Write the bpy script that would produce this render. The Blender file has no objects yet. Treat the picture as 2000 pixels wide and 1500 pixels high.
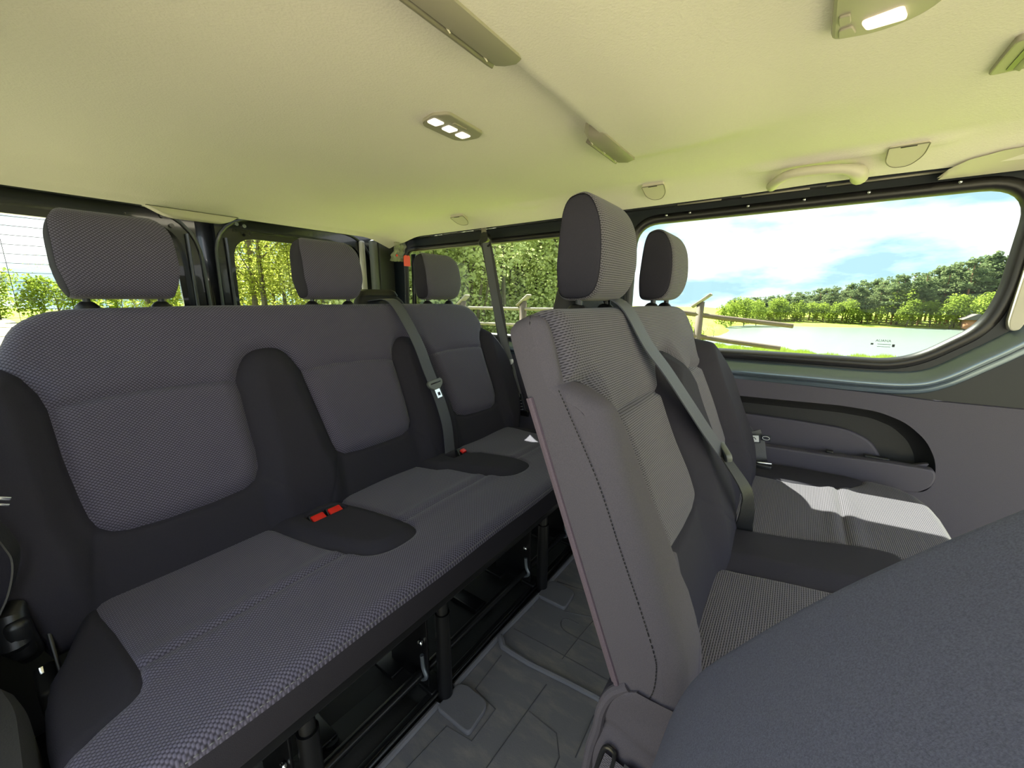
import bpy, bmesh, math, random
import numpy as np
from mathutils import Vector, Matrix
SC = bpy.context.scene
COL = SC.collection
random.seed(7)
R = math.radians

# ------------------------------------------------------------------ camera
YAW, PITCH, ROLL, FPX = R(54.43), R(12.18), R(0.21), 770.0
fwd = Vector((math.sin(YAW)*math.cos(PITCH), math.cos(YAW)*math.cos(PITCH), -math.sin(PITCH)))
rt = Vector((math.cos(YAW), -math.sin(YAW), 0)); up = rt.cross(fwd)
rt2 = rt*math.cos(ROLL) + up*math.sin(ROLL); up2 = -rt*math.sin(ROLL) + up*math.cos(ROLL)
cam = bpy.data.objects.new('camera', bpy.data.cameras.new('camera'))
COL.objects.link(cam)
cam.matrix_world = Matrix(((rt2.x, up2.x, -fwd.x, 0), (rt2.y, up2.y, -fwd.y, 0), (rt2.z, up2.z, -fwd.z, 1.0), (0, 0, 0, 1)))
cam.data.sensor_width = 36.0
cam.data.lens = 36.0*FPX/2000.0
cam.data.clip_start = 0.02
cam.data.clip_end = 1000
SC.camera = cam

# ------------------------------------------------------------------ view, world, sun
SC.view_settings.view_transform = 'Standard'
SC.view_settings.look = 'None'
SC.view_settings.gamma = 1.0
SC.view_settings.exposure = 0.65
try: SC.view_settings.use_curve_mapping = False
except Exception: pass
SC.cycles.use_denoising = True
SC.cycles.max_bounces = 9
SC.cycles.diffuse_bounces = 6
SC.cycles.glossy_bounces = 4
SC.cycles.transparent_max_bounces = 16
SC.cycles.sample_clamp_indirect = 8.0
SC.cycles.caustics_reflective = False
SC.cycles.caustics_refractive = False

W = bpy.data.worlds.new('sky'); SC.world = W; W.use_nodes = True
n = W.node_tree.nodes; l = W.node_tree.links; n.clear()
wo = n.new('ShaderNodeOutputWorld'); bg = n.new('ShaderNodeBackground')
tc = n.new('ShaderNodeTexCoord'); mp = n.new('ShaderNodeMapping'); mp.inputs['Scale'].default_value = (2.2, 2.2, 7.0)
mp.inputs['Location'].default_value = (3.1, 0.4, 0.2)
nz = n.new('ShaderNodeTexNoise'); nz.inputs['Scale'].default_value = 1.5; nz.inputs['Detail'].default_value = 7; nz.inputs['Roughness'].default_value = 0.55
cr = n.new('ShaderNodeValToRGB')
cr.color_ramp.elements[0].position = 0.38; cr.color_ramp.elements[0].color = (0.30, 0.44, 0.52, 1)
cr.color_ramp.elements[1].position = 0.56; cr.color_ramp.elements[1].color = (0.97, 0.985, 1.04, 1)
e = cr.color_ramp.elements.new(0.46); e.color = (0.52, 0.68, 0.75, 1)
l.new(tc.outputs['Generated'], mp.inputs['Vector']); l.new(mp.outputs['Vector'], nz.inputs['Vector'])
l.new(nz.outputs['Fac'], cr.inputs['Fac']); l.new(cr.outputs['Color'], bg.inputs['Color'])
bg.inputs['Strength'].default_value = 1.7
l.new(bg.outputs['Background'], wo.inputs['Surface'])

sun = bpy.data.objects.new('sun', bpy.data.lights.new('sun', 'SUN')); COL.objects.link(sun)
SUNDIR = Vector((0.43, 0.74, 1.0)).normalized()
sun.rotation_euler = SUNDIR.to_track_quat('Z', 'Y').to_euler()
sun.data.energy = 32.0; sun.data.angle = R(0.6); sun.data.color = (1.0, 0.96, 0.82)

# ------------------------------------------------------------------ materials
def mat(name, col, rough=0.6, metal=0.0, bump=0.0, bscale=300.0, spec=0.5, var=0.0, vscale=40.0, coat=0.0, emit=None, estr=0.0, bdist=0.001, stretch=None):
    m = bpy.data.materials.new(name); m.use_nodes = True
    nt = m.node_tree; b = nt.nodes['Principled BSDF']
    b.inputs['Base Color'].default_value = (*col, 1); b.inputs['Roughness'].default_value = rough
    b.inputs['Metallic'].default_value = metal; b.inputs['Specular IOR Level'].default_value = spec
    b.inputs['Coat Weight'].default_value = coat
    if emit: b.inputs['Emission Color'].default_value = (*emit, 1); b.inputs['Emission Strength'].default_value = estr
    t = nt.nodes.new('ShaderNodeTexCoord')
    src = t.outputs['Object']
    if stretch:
        mpn = nt.nodes.new('ShaderNodeMapping'); mpn.inputs['Scale'].default_value = stretch
        nt.links.new(src, mpn.inputs['Vector']); src = mpn.outputs['Vector']
    if bump > 0:
        z = nt.nodes.new('ShaderNodeTexNoise'); z.inputs['Scale'].default_value = bscale; z.inputs['Detail'].default_value = 3
        bp = nt.nodes.new('ShaderNodeBump'); bp.inputs['Strength'].default_value = bump; bp.inputs['Distance'].default_value = bdist
        nt.links.new(src, z.inputs['Vector']); nt.links.new(z.outputs['Fac'], bp.inputs['Height']); nt.links.new(bp.outputs['Normal'], b.inputs['Normal'])
    if var > 0:
        z = nt.nodes.new('ShaderNodeTexNoise'); z.inputs['Scale'].default_value = vscale; z.inputs['Detail'].default_value = 4
        mx = nt.nodes.new('ShaderNodeMix'); mx.data_type = 'RGBA'
        mx.inputs['A'].default_value = (*[c*(1-var) for c in col], 1); mx.inputs['B'].default_value = (*[min(1, c*(1+var)) for c in col], 1)
        nt.links.new(src, z.inputs['Vector']); nt.links.new(z.outputs['Fac'], mx.inputs['Factor']); nt.links.new(mx.outputs['Result'], b.inputs['Base Color'])
    return m

def woven(name, light, dark, pu, pv, ridge=0.25, bumpd=0.0012, vr=0.0):
    """knitted seat cloth: hexagonally offset stitches laid out in the cloth's own u,v metres"""
    m = bpy.data.materials.new(name); m.use_nodes = True
    nt = m.node_tree; b = nt.nodes['Principled BSDF']; N = nt.nodes; L = nt.links
    b.inputs['Roughness'].default_value = 0.85; b.inputs['Specular IOR Level'].default_value = 0.25
    b.inputs['Sheen Weight'].default_value = 0.15
    uv = N.new('ShaderNodeUVMap'); sp = N.new('ShaderNodeSeparateXYZ'); L.new(uv.outputs['UV'], sp.inputs[0])
    def M(op, a, bb=None, c=None):
        q = N.new('ShaderNodeMath'); q.operation = op
        for i, v in enumerate((a, bb, c)):
            if v is None: continue
            if isinstance(v, (int, float)): q.inputs[i].default_value = v
            else: L.new(v, q.inputs[i])
        return q.outputs[0]
    su = M('SINE', M('MULTIPLY', sp.outputs[0], 2*math.pi/pu)); sv = M('SINE', M('MULTIPLY', sp.outputs[1], 2*math.pi/pv))
    h = M('ADD', M('MULTIPLY', M('MULTIPLY', su, sv), 0.5), 0.5)
    if vr > 0: h = M('ADD', M('MULTIPLY', h, 1-vr), M('MULTIPLY', M('ADD', M('MULTIPLY', M('SINE', M('MULTIPLY', sp.outputs[1], 4*math.pi/pv)), 0.5), 0.5), vr))
    cu = M('ADD', M('MULTIPLY', M('COSINE', M('MULTIPLY', sp.outputs[0], 4*math.pi/pu)), -0.5*ridge), 0.5*ridge)
    h2 = M('MULTIPLY', M('ADD', h, cu), 1.0/(1+ridge))
    mr = N.new('ShaderNodeMapRange'); mr.interpolation_type = 'SMOOTHSTEP'
    L.new(h2, mr.inputs['Value']); mr.inputs['From Min'].default_value = 0.12; mr.inputs['From Max'].default_value = 0.72
    nz = N.new('ShaderNodeTexNoise'); nz.inputs['Scale'].default_value = 900; L.new(uv.outputs['UV'], nz.inputs['Vector'])
    mx = N.new('ShaderNodeMix'); mx.data_type = 'RGBA'; mx.inputs['A'].default_value = (*dark, 1); mx.inputs['B'].default_value = (*light, 1)
    L.new(M('MULTIPLY', mr.outputs['Result'], M('ADD', M('MULTIPLY', nz.outputs['Fac'], 0.6), 0.7)), mx.inputs['Factor'])
    L.new(mx.outputs['Result'], b.inputs['Base Color'])
    bp = N.new('ShaderNodeBump'); bp.inputs['Strength'].default_value = 0.6; bp.inputs['Distance'].default_value = bumpd
    L.new(h2, bp.inputs['Height']); L.new(bp.outputs['Normal'], b.inputs['Normal'])
    return m

def glassmat(name, tint, wires=0.0, refl=0.5):
    m = bpy.data.materials.new(name); m.use_nodes = True
    N = m.node_tree.nodes; L = m.node_tree.links; N.clear()
    o = N.new('ShaderNodeOutputMaterial'); tr = N.new('ShaderNodeBsdfTransparent'); tr.inputs['Color'].default_value = (*tint, 1)
    gl = N.new('ShaderNodeBsdfGlossy'); gl.inputs['Roughness'].default_value = 0.0; gl.inputs['Color'].default_value = (1, 1, 1, 1)
    fr = N.new('ShaderNodeFresnel'); fr.inputs['IOR'].default_value = 1.25
    mx = N.new('ShaderNodeMixShader'); ml = N.new('ShaderNodeMath'); ml.operation = 'MULTIPLY'; ml.inputs[1].default_value = refl
    L.new(fr.outputs[0], ml.inputs[0]); L.new(ml.outputs[0], mx.inputs['Fac']); L.new(tr.outputs[0], mx.inputs[1]); L.new(gl.outputs[0], mx.inputs[2])
    last = mx.outputs[0]
    if wires > 0:
        t = N.new('ShaderNodeTexCoord'); sp = N.new('ShaderNodeSeparateXYZ'); L.new(t.outputs['Object'], sp.inputs[0])
        def M(op, a, b=None):
            q = N.new('ShaderNodeMath'); q.operation = op
            for i, v in enumerate((a, b)):
                if v is None: continue
                if isinstance(v, (int, float)): q.inputs[i].default_value = v
                else: L.new(v, q.inputs[i])
            return q.outputs[0]
        fz = M('FRACT', M('MULTIPLY', sp.outputs[2], 1.0/wires)); wz = M('LESS_THAN', fz, 0.0013/wires)
        fx = M('FRACT', M('MULTIPLY', sp.outputs[0], 1.0/0.13)); wx = M('LESS_THAN', fx, 0.0012/0.13)
        w = M('MAXIMUM', wz, wx)
        df = N.new('ShaderNodeBsdfDiffuse'); df.inputs['Color'].default_value = (0.05, 0.035, 0.02, 1)
        m2 = N.new('ShaderNodeMixShader'); L.new(w, m2.inputs['Fac']); L.new(last, m2.inputs[1]); L.new(df.outputs[0], m2.inputs[2]); last = m2.outputs[0]
    L.new(last, o.inputs['Surface'])
    return m

M = {}
M['knit'] = woven('knitted_cloth', (0.140, 0.128, 0.188), (0.032, 0.029, 0.043), 0.0072, 0.0062)
M['rib'] = woven('ribbed_cloth', (0.135, 0.123, 0.158), (0.026, 0.024, 0.033), 0.0066, 0.0074, ridge=0.05, vr=0.6)
M['plain'] = mat('plain_black_cloth', (0.032, 0.030, 0.042), 0.88, bump=0.5, bscale=900, spec=0.2, var=0.15, vscale=600)
M['side'] = mat('door_lit_cloth', (0.098, 0.089, 0.112), 0.9, bump=0.4, bscale=1400, spec=0.15, var=0.35, vscale=900)  # side cloth, greyer than plain; light from the open door put into its tone
M['blue'] = mat('blue_black_twill', (0.105, 0.112, 0.170), 0.9, bump=0.4, bscale=1200, spec=0.2, var=0.55, vscale=700, stretch=(1, 1, 1))
M['pipe'] = mat('seam_piping', (0.13, 0.10, 0.13), 0.9, bump=0.3, bscale=900, spec=0.1, var=0.3, vscale=800)
M['black'] = mat('black_plastic', (0.012, 0.012, 0.013), 0.35)
M['blackmatt'] = mat('matt_black_plastic', (0.016, 0.016, 0.017), 0.6, bump=0.2, bscale=500)
M['metal'] = mat('black_painted_steel', (0.008, 0.008, 0.009), 0.32, metal=0.2)
M['steel'] = mat('bright_steel', (0.75, 0.77, 0.78), 0.22, metal=1.0)
M['headliner'] = mat('headliner_fabric', (0.76, 0.72, 0.71), 0.95, bump=0.35, bscale=260, spec=0.1, var=0.03, vscale=200, bdist=0.002)
M['linerplastic'] = mat('beige_plastic', (0.55, 0.52, 0.45), 0.5, bump=0.1, bscale=500)
M['lampplastic'] = mat('greige_plastic', (0.30, 0.28, 0.235), 0.45)
M['wallpaint'] = mat('blue_black_paint', (0.010, 0.014, 0.020), 0.38, spec=0.35)
M['paint'] = mat('sky_lit_metallic_paint', (0.15, 0.20, 0.25), 0.26, metal=0.6, coat=0.6, var=0.3, vscale=1500)  # body paint lightened for the sill; sky reflection put into its colour
M['paintblack'] = mat('black_body_paint', (0.012, 0.013, 0.014), 0.25, coat=0.4)
M['seal'] = mat('rubber_seal', (0.012, 0.011, 0.013), 0.36)
M['trim'] = mat('grained_grey_plastic', (0.068, 0.062, 0.090), 0.62, bump=0.5, bscale=500, var=0.1, vscale=600)
M['trimdark'] = mat('dark_grained_plastic', (0.018, 0.018, 0.020), 0.6, bump=0.4, bscale=500)
M['pillar'] = mat('grey_pillar_trim', (0.16, 0.17, 0.15), 0.6, bump=0.2, bscale=400)
M['cream'] = mat('cream_pillar_trim', (0.55, 0.53, 0.45), 0.6)
M['mat'] = mat('floor_rubber', (0.135, 0.133, 0.148), 0.5, bump=0.4, bscale=300, var=0.25, vscale=9)
M['web'] = mat('belt_webbing', (0.085, 0.088, 0.108), 0.5, bump=0.5, bscale=200, spec=0.6, stretch=(1, 1, 12))
M['webdark'] = mat('dark_belt_webbing', (0.03, 0.03, 0.032), 0.5, bump=0.4, bscale=300, spec=0.6)
M['tongueplastic'] = mat('grey_tongue_plastic', (0.16, 0.17, 0.16), 0.35)
M['red'] = mat('red_plastic', (0.85, 0.02, 0.015), 0.35)
M['redtag'] = mat('red_tag', (0.85, 0.06, 0.02), 0.5)
M['white'] = mat('white_print', (0.8, 0.82, 0.85), 0.6)
M['navy'] = mat('label_black', (0.02, 0.023, 0.035), 0.6)
M['lens'] = mat('lamp_lens', (0.9, 0.9, 0.85), 0.2, emit=(1.0, 0.93, 0.78), estr=1.0)
M['lens2'] = mat('warm_lamp_lens', (0.9, 0.85, 0.7), 0.2, emit=(1.0, 0.85, 0.55), estr=1.3)
M['glass'] = glassmat('window_glass', (0.84, 0.88, 0.85))
M['glassrear'] = glassmat('heated_window_glass', (0.84, 0.87, 0.82), wires=0.030)
M['thread'] = mat('seam_thread', (0.16, 0.16, 0.17), 0.8)
M['threaddark'] = mat('dark_seam_thread', (0.012, 0.012, 0.013), 0.9)

# ------------------------------------------------------------------ helpers
def tag(o, label=None, cat=None, group=None, kind=None):
    if label: o['label'] = label
    if cat: o['category'] = cat
    if group: o['group'] = group
    if kind: o['kind'] = kind
    return o
def empty(name, loc, label, cat, group=None):
    o = bpy.data.objects.new(name, None); o.empty_display_size = 0.05; COL.objects.link(o); o.location = loc
    o.matrix_world = Matrix.Translation(loc)
    return tag(o, label, cat, group)
def link(name, me, m, parent=None, smooth=True):
    o = bpy.data.objects.new(name, me); COL.objects.link(o)
    if m is not None: me.materials.append(m if not isinstance(m, str) else M[m])
    if smooth:
        me.polygons.foreach_set('use_smooth', [True]*len(me.polygons))
    if parent is not None:
        o.parent = parent; o.matrix_parent_inverse = Matrix.Translation(parent.location).inverted() if parent.type == 'EMPTY' and parent.parent is None else Matrix()
        if parent.type != 'EMPTY': o.matrix_parent_inverse = (pworld(parent)).inverted()
    return o
def pworld(o):
    m = Matrix.Translation(o.location) if o.rotation_euler[:] == (0, 0, 0) else Matrix.LocRotScale(o.location, o.rotation_euler, o.scale)
    if o.parent: return pworld(o.parent) @ o.matrix_parent_inverse @ m
    return m
class MB:
    """collects several shapes into one mesh"""
    def __init__(s): s.v = []; s.f = []; s.uv = []
    def add(s, v, f):
        k = len(s.v); s.v += [tuple(p) for p in v]; s.f += [tuple(i+k for i in q) for q in f]; return s
    def box(s, c, d, rot=None, bev=0.0):
        bm = bmesh.new(); bmesh.ops.create_cube(bm, size=1.0)
        bmesh.ops.scale(bm, vec=d, verts=bm.verts)
        if bev > 0: bmesh.ops.bevel(bm, geom=bm.edges[:], offset=bev, segments=3, affect='EDGES', profile=0.5)
        mtx = Matrix.Translation(c) @ (rot.to_4x4() if rot is not None else Matrix())
        bm.transform(mtx); bm.verts.index_update()
        s.add([v.co[:] for v in bm.verts], [[q.index for q in f.verts] for f in bm.faces]); bm.free(); return s
    def tube(s, pts, r, k=12, cap=True, closed=False):
        pts = [Vector(p) for p in pts]; nn = len(pts); rings = []
        prev = None; base = len(s.v); vs = []; fs = []
        rr = r if isinstance(r, (list, tuple)) else [r]*nn
        for i, p in enumerate(pts):
            if closed: t = (pts[(i+1) % nn]-pts[i-1]).normalized()
            else: t = (pts[min(i+1, nn-1)]-pts[max(i-1, 0)]).normalized()
            if prev is None:
                a = Vector((0, 0, 1)) if abs(t.z) < 0.9 else Vector((1, 0, 0))
                nrm = t.cross(a).normalized()
            else: nrm = (prev - t*prev.dot(t)).normalized()
            prev = nrm; bn = t.cross(nrm)
            for j in range(k):
                an = 2*math.pi*j/k; vs.append(p+(nrm*math.cos(an)+bn*math.sin(an))*rr[i])
        for i in range(nn if closed else nn-1):
            for j in range(k):
                a = i*k+j; b = i*k+(j+1) % k; c = ((i+1) % nn)*k+(j+1) % k; d = ((i+1) % nn)*k+j
                fs.append((a, b, c, d))
        if cap and not closed: fs.append(tuple(range(k))[::-1]); fs.append(tuple((nn-1)*k+j for j in range(k)))
        s.add(vs, fs); return s
    def cyl(s, a, b, r, k=20): return s.tube([a, b], r, k)
    def prism(s, pts2, lo, hi, axis='z', bev=0.0):
        """closed outline extruded along an axis from lo to hi; outline coordinates are the other two axes in order"""
        def P(p, h):
            return {'z': (p[0], p[1], h), 'x': (h, p[0], p[1]), 'y': (p[0], h, p[1])}[axis]
        nn = len(pts2); lv = [lo, hi]; rings = []
        if bev > 0:
            cx = sum(p[0] for p in pts2)/nn; cy = sum(p[1] for p in pts2)/nn
            ins = inset(pts2, bev); lv = [(ins, lo), (inset(pts2, bev*0.3), lo+bev*0.3*(1 if hi > lo else -1)), (pts2, lo+bev*(1 if hi > lo else -1)), (pts2, hi-bev*(1 if hi > lo else -1)), (inset(pts2, bev*0.3), hi-bev*0.3*(1 if hi > lo else -1)), (ins, hi)]
        else: lv = [(pts2, lo), (pts2, hi)]
        v = []; f = []
        for pp, h in lv: v += [P(p, h) for p in pp]
        for i in range(len(lv)-1):
            for j in range(nn): f.append((i*nn+j, i*nn+(j+1) % nn, (i+1)*nn+(j+1) % nn, (i+1)*nn+j))
        f.append(tuple(range(nn))[::-1]); f.append(tuple((len(lv)-1)*nn+j for j in range(nn)))
        return s.add(v, f)
    def ribbon(s, pts, wd, w, th=0.0012):
        """flat strap along pts; wd = width direction(s), w = width(s)"""
        nn = len(pts); pts = [Vector(p) for p in pts]; v = []; f = []
        wds = wd if isinstance(wd, list) else [wd]*nn; ws = w if isinstance(w, (list, tuple)) else [w]*nn
        for i, p in enumerate(pts):
            t = (pts[min(i+1, nn-1)]-pts[max(i-1, 0)]).normalized(); a = Vector(wds[i]); a = (a-t*a.dot(t)).normalized(); nm = t.cross(a)
            h = ws[i]/2
            for (q, z) in ((-h, -th), (-h*0.6, -th), (h*0.6, -th), (h, -th), (h, th), (h*0.6, th*1.2), (-h*0.6, th*1.2), (-h, th)): v.append(p+a*q+nm*z)
        for i in range(nn-1):
            for j in range(8): f.append((i*8+j, i*8+(j+1) % 8, (i+1)*8+(j+1) % 8, (i+1)*8+j))
        f.append(tuple(range(8))[::-1]); f.append(tuple((nn-1)*8+j for j in range(8)))
        return s.add(v, f)
    def build(s, name, m, parent=None, smooth=True, auto=True):
        me = bpy.data.meshes.new(name); me.from_pydata(s.v, [], s.f); me.update()
        bm = bmesh.new(); bm.from_mesh(me); bmesh.ops.recalc_face_normals(bm, faces=bm.faces)
        if smooth and auto:
            for e2 in bm.edges:
                if len(e2.link_faces) == 2 and (e2.calc_face_angle(0) > R(32) or (max(len(q.verts) for q in e2.link_faces) > 8 and e2.calc_face_angle(0) > R(6))): e2.smooth = False
        bm.to_mesh(me); bm.free()
        return link(name, me, m, parent, smooth)
def inset(pts, d):
    """move a closed outline inwards by d"""
    nn = len(pts); area = sum(pts[i][0]*pts[(i+1) % nn][1]-pts[(i+1) % nn][0]*pts[i][1] for i in range(nn)); sg = 1 if area > 0 else -1
    out = []
    for i in range(nn):
        a = Vector(pts[i-1][:2]); b = Vector(pts[i][:2]); c = Vector(pts[(i+1) % nn][:2])
        t1 = (b-a); t2 = (c-b)
        if t1.length < 1e-9 or t2.length < 1e-9: out.append(tuple(b)); continue
        t1.normalize(); t2.normalize(); n1 = Vector((-t1.y, t1.x)); n2 = Vector((-t2.y, t2.x)); m_ = (n1+n2)
        if m_.length < 1e-6: m_ = n1
        m_.normalize(); k = d/max(0.35, m_.dot(n1)); q = b+m_*k*sg; out.append((q.x, q.y))
    return out
def roundpoly(pts, rad, seg=6):
    """outline with rounded corners; rad one value or one per corner"""
    out = []; nn = len(pts)
    for i in range(nn):
        a = Vector(pts[i-1]); b = Vector(pts[i]); c = Vector(pts[(i+1) % nn]); r = rad[i] if isinstance(rad, (list, tuple)) else rad
        u = (a-b); w = (c-b); r2 = min(r, u.length*0.48, w.length*0.48)
        if r2 < 1e-5: out.append(tuple(b)); continue
        p = b+u.normalized()*r2; q = b+w.normalized()*r2
        for k in range(seg+1):
            t = k/seg; out.append(tuple(p*(1-t)**2+b*2*t*(1-t)+q*t*t))
    return out
def spline(pts, k=6, closed=False):
    """Catmull-Rom through points"""
    pts = [Vector(p) for p in pts]; nn = len(pts); out = []
    for i in range(nn if closed else nn-1):
        p0 = pts[(i-1) % nn] if closed or i > 0 else pts[0]*2-pts[1]
        p1 = pts[i]; p2 = pts[(i+1) % nn]; p3 = pts[(i+2) % nn] if closed or i+2 < nn else pts[-1]*2-pts[-2]
        for j in range(k):
            t = j/k; out.append(tuple(0.5*((2*p1)+(-p0+p2)*t+(2*p0-5*p1+4*p2-p3)*t*t+(-p0+3*p1-3*p2+p3)*t**3)))
    if not closed: out.append(tuple(pts[-1]))
    return out
def ring_wall(mb, outer, inner, P, depth=None, Pin=None):
    """flat panel with one hole: two outlines joined by a triangulated strip"""
    def res(poly, N=96, c=None):
        nn = len(poly); L = [0]
        for i in range(nn): L.append(L[-1]+math.dist(poly[i], poly[(i+1) % nn]))
        return poly
    cx = sum(p[0] for p in inner)/len(inner); cy = sum(p[1] for p in inner)/len(inner)
    def cast(poly, ang):
        dx, dy = math.cos(ang), math.sin(ang); best = None; nn = len(poly)
        for i in range(nn):
            x1, y1 = poly[i][0]-cx, poly[i][1]-cy; x2, y2 = poly[(i+1) % nn][0]-cx, poly[(i+1) % nn][1]-cy
            ex, ey = x2-x1, y2-y1; den = dx*ey-dy*ex
            if abs(den) < 1e-12: continue
            t = (x1*ey-y1*ex)/den; u = (x1*dy-y1*dx)/den
            if t > 0 and -1e-9 <= u <= 1+1e-9 and (best is None or t < best): best = t
        return (cx+dx*best, cy+dy*best)
    angs = sorted(set([round(math.atan2(p[1]-cy, p[0]-cx), 6) for p in list(inner)+list(outer)]))
    a2 = []
    for i, a in enumerate(angs):
        b = angs[(i+1) % len(angs)]+(2*math.pi if i == len(angs)-1 else 0); k = max(1, int((b-a)/0.08))
        for j in range(k): a2.append(a+(b-a)*j/k)
    o = [cast(outer, a) for a in a2]; i_ = [cast(inner, a) for a in a2]; nn = len(a2)
    v = [P(p) for p in o]+[P(p) for p in i_]
    f = [(j, (j+1) % nn, nn+(j+1) % nn, nn+j) for j in range(nn)]
    if Pin is not None:
        v += [Pin(p) for p in i_]; f += [(nn+j, nn+(j+1) % nn, 2*nn+(j+1) % nn, 2*nn+j) for j in range(nn)]
    mb.add(v, f)
def text_mesh(name, s, size, m, mtx, parent, ext=0.0003):
    cu = bpy.data.curves.new(name, 'FONT'); cu.body = s; cu.size = size; cu.extrude = ext; cu.align_x = 'CENTER'; cu.align_y = 'CENTER'
    o = bpy.data.objects.new(name, cu); dg = bpy.context.evaluated_depsgraph_get(); COL.objects.link(o)
    dg.update(); me = bpy.data.meshes.new_from_object(o.evaluated_get(dg)); bpy.data.objects.remove(o)
    me.transform(mtx)
    return link(name, me, m, parent, smooth=False)

# ---- signed distance tools and quilted cloth surfaces
def segd(P, poly, closed=True):
    A = np.array(poly, float); B = np.roll(A, -1, 0)
    if not closed: A, B = A[:-1], B[:-1]
    d = np.full(len(P), 1e9)
    for a, b in zip(A, B):
        ab = b-a; q = ab@ab
        if q < 1e-14: continue
        t = np.clip(((P-a)@ab)/q, 0, 1); d = np.minimum(d, np.hypot(*(P-a-t[:, None]*ab).T))
    return d
def sdf(P, poly):
    d = segd(P, poly); A = np.array(poly, float); B = np.roll(A, -1, 0); ins = np.zeros(len(P), bool)
    for (x1, y1), (x2, y2) in zip(A, B):
        if y1 == y2: continue
        c = ((y1 > P[:, 1]) != (y2 > P[:, 1])) & (P[:, 0] < (x2-x1)*(P[:, 1]-y1)/(y2-y1)+x1); ins ^= c
    return np.where(ins, d, -d)
def sm(x, a, b):
    t = np.clip((x-a)/(b-a), 0, 1); return t*t*(3-2*t)
def dense(poly, st=0.008):
    out = []
    for i, p in enumerate(poly):
        q = poly[(i+1) % len(poly)]; k = max(1, int(math.dist(p, q)/st))
        out += [(p[0]+(q[0]-p[0])*j/k, p[1]+(q[1]-p[1])*j/k) for j in range(k)]
    return out
class Patch:
    def __init__(s, x0, x1, y0, y1, st):
        nx = int(round((x1-x0)/st)); ny = int(round((y1-y0)/st)); X, Y = np.meshgrid(np.linspace(x0, x1, nx+1), np.linspace(y0, y1, ny+1))
        s.P = [tuple(p) for p in np.column_stack([X.ravel(), Y.ravel()])]
        s.polys = [(j*(nx+1)+i, j*(nx+1)+i+1, (j+1)*(nx+1)+i+1, (j+1)*(nx+1)+i) for j in range(ny) for i in range(nx)]
    def split(s, polys, poly2):
        P = np.array(s.P); F = sdf(P, poly2).tolist(); F = [v if abs(v) > 1e-6 else 1e-6 for v in F]; ins = []; out = []; cache = {}
        for q in polys:
            sg = [F[i] > 0 for i in q]
            if all(sg): ins.append(q); continue
            if not any(sg): out.append(q); continue
            a = []; b = []; nn = len(q)
            for k in range(nn):
                i, j = q[k], q[(k+1) % nn]
                (a if sg[k] else b).append(i)
                if sg[k] != sg[(k+1) % nn]:
                    key = (min(i, j), max(i, j))
                    if key not in cache:
                        t = F[i]/(F[i]-F[j]); p, r_ = s.P[i], s.P[j]; s.P.append((p[0]+(r_[0]-p[0])*t, p[1]+(r_[1]-p[1])*t)); cache[key] = len(s.P)-1; F.append(0)
                    a.append(cache[key]); b.append(cache[key])
            if len(a) > 2: ins.append(tuple(a))
            if len(b) > 2: out.append(tuple(b))
        return ins, out
    def mesh(s, name, polys, pos, m, parent, uvs=1.0):
        used = sorted({i for q in polys for i in q}); mp_ = {i: k for k, i in enumerate(used)}
        me = bpy.data.meshes.new(name); me.from_pydata([tuple(pos[i]) for i in used], [], [tuple(mp_[i] for i in q) for q in polys])
        me.update()
        ul = me.uv_layers.new(name='UVMap'); Pn = np.array([s.P[i] for i in used]); li = np.empty(len(me.loops), int); me.loops.foreach_get('vertex_index', li)
        ul.data.foreach_set('uv', (Pn[li]*uvs).ravel())
        return link(name, me, m, parent)
def rnd_edge(d, r): d = np.clip(d, 0, r); return r-np.sqrt(np.maximum(r*r-(r-d)**2, 0))
def rim(mb, outline, Hedge, tomap, back, rb=0.02, insb=None):
    """close a quilted surface: side wall from its edge down to the back"""
    nn = len(outline); lv = [[tomap(p, h) for p, h in zip(outline, Hedge)], [tomap(p, back+rb) for p in outline],
        [tomap(p, back+rb*0.3) for p in inset(outline, rb*0.3)], [tomap(p, back) for p in inset(outline, rb)]]
    v = [p for q in lv for p in q]; f = []
    for i in range(3):
        for j in range(nn): f.append((i*nn+j, i*nn+(j+1) % nn, (i+1)*nn+(j+1) % nn, (i+1)*nn+j))
    f.append(tuple(3*nn+j for j in range(nn))); mb.add(v, f)

# ================================================================== SEATS
DT = (0.36, 0.933); NB = (-0.933, 0.36)
def mir(poly, c): return [(2*c-x, y) for x, y in poly][::-1]

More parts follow.
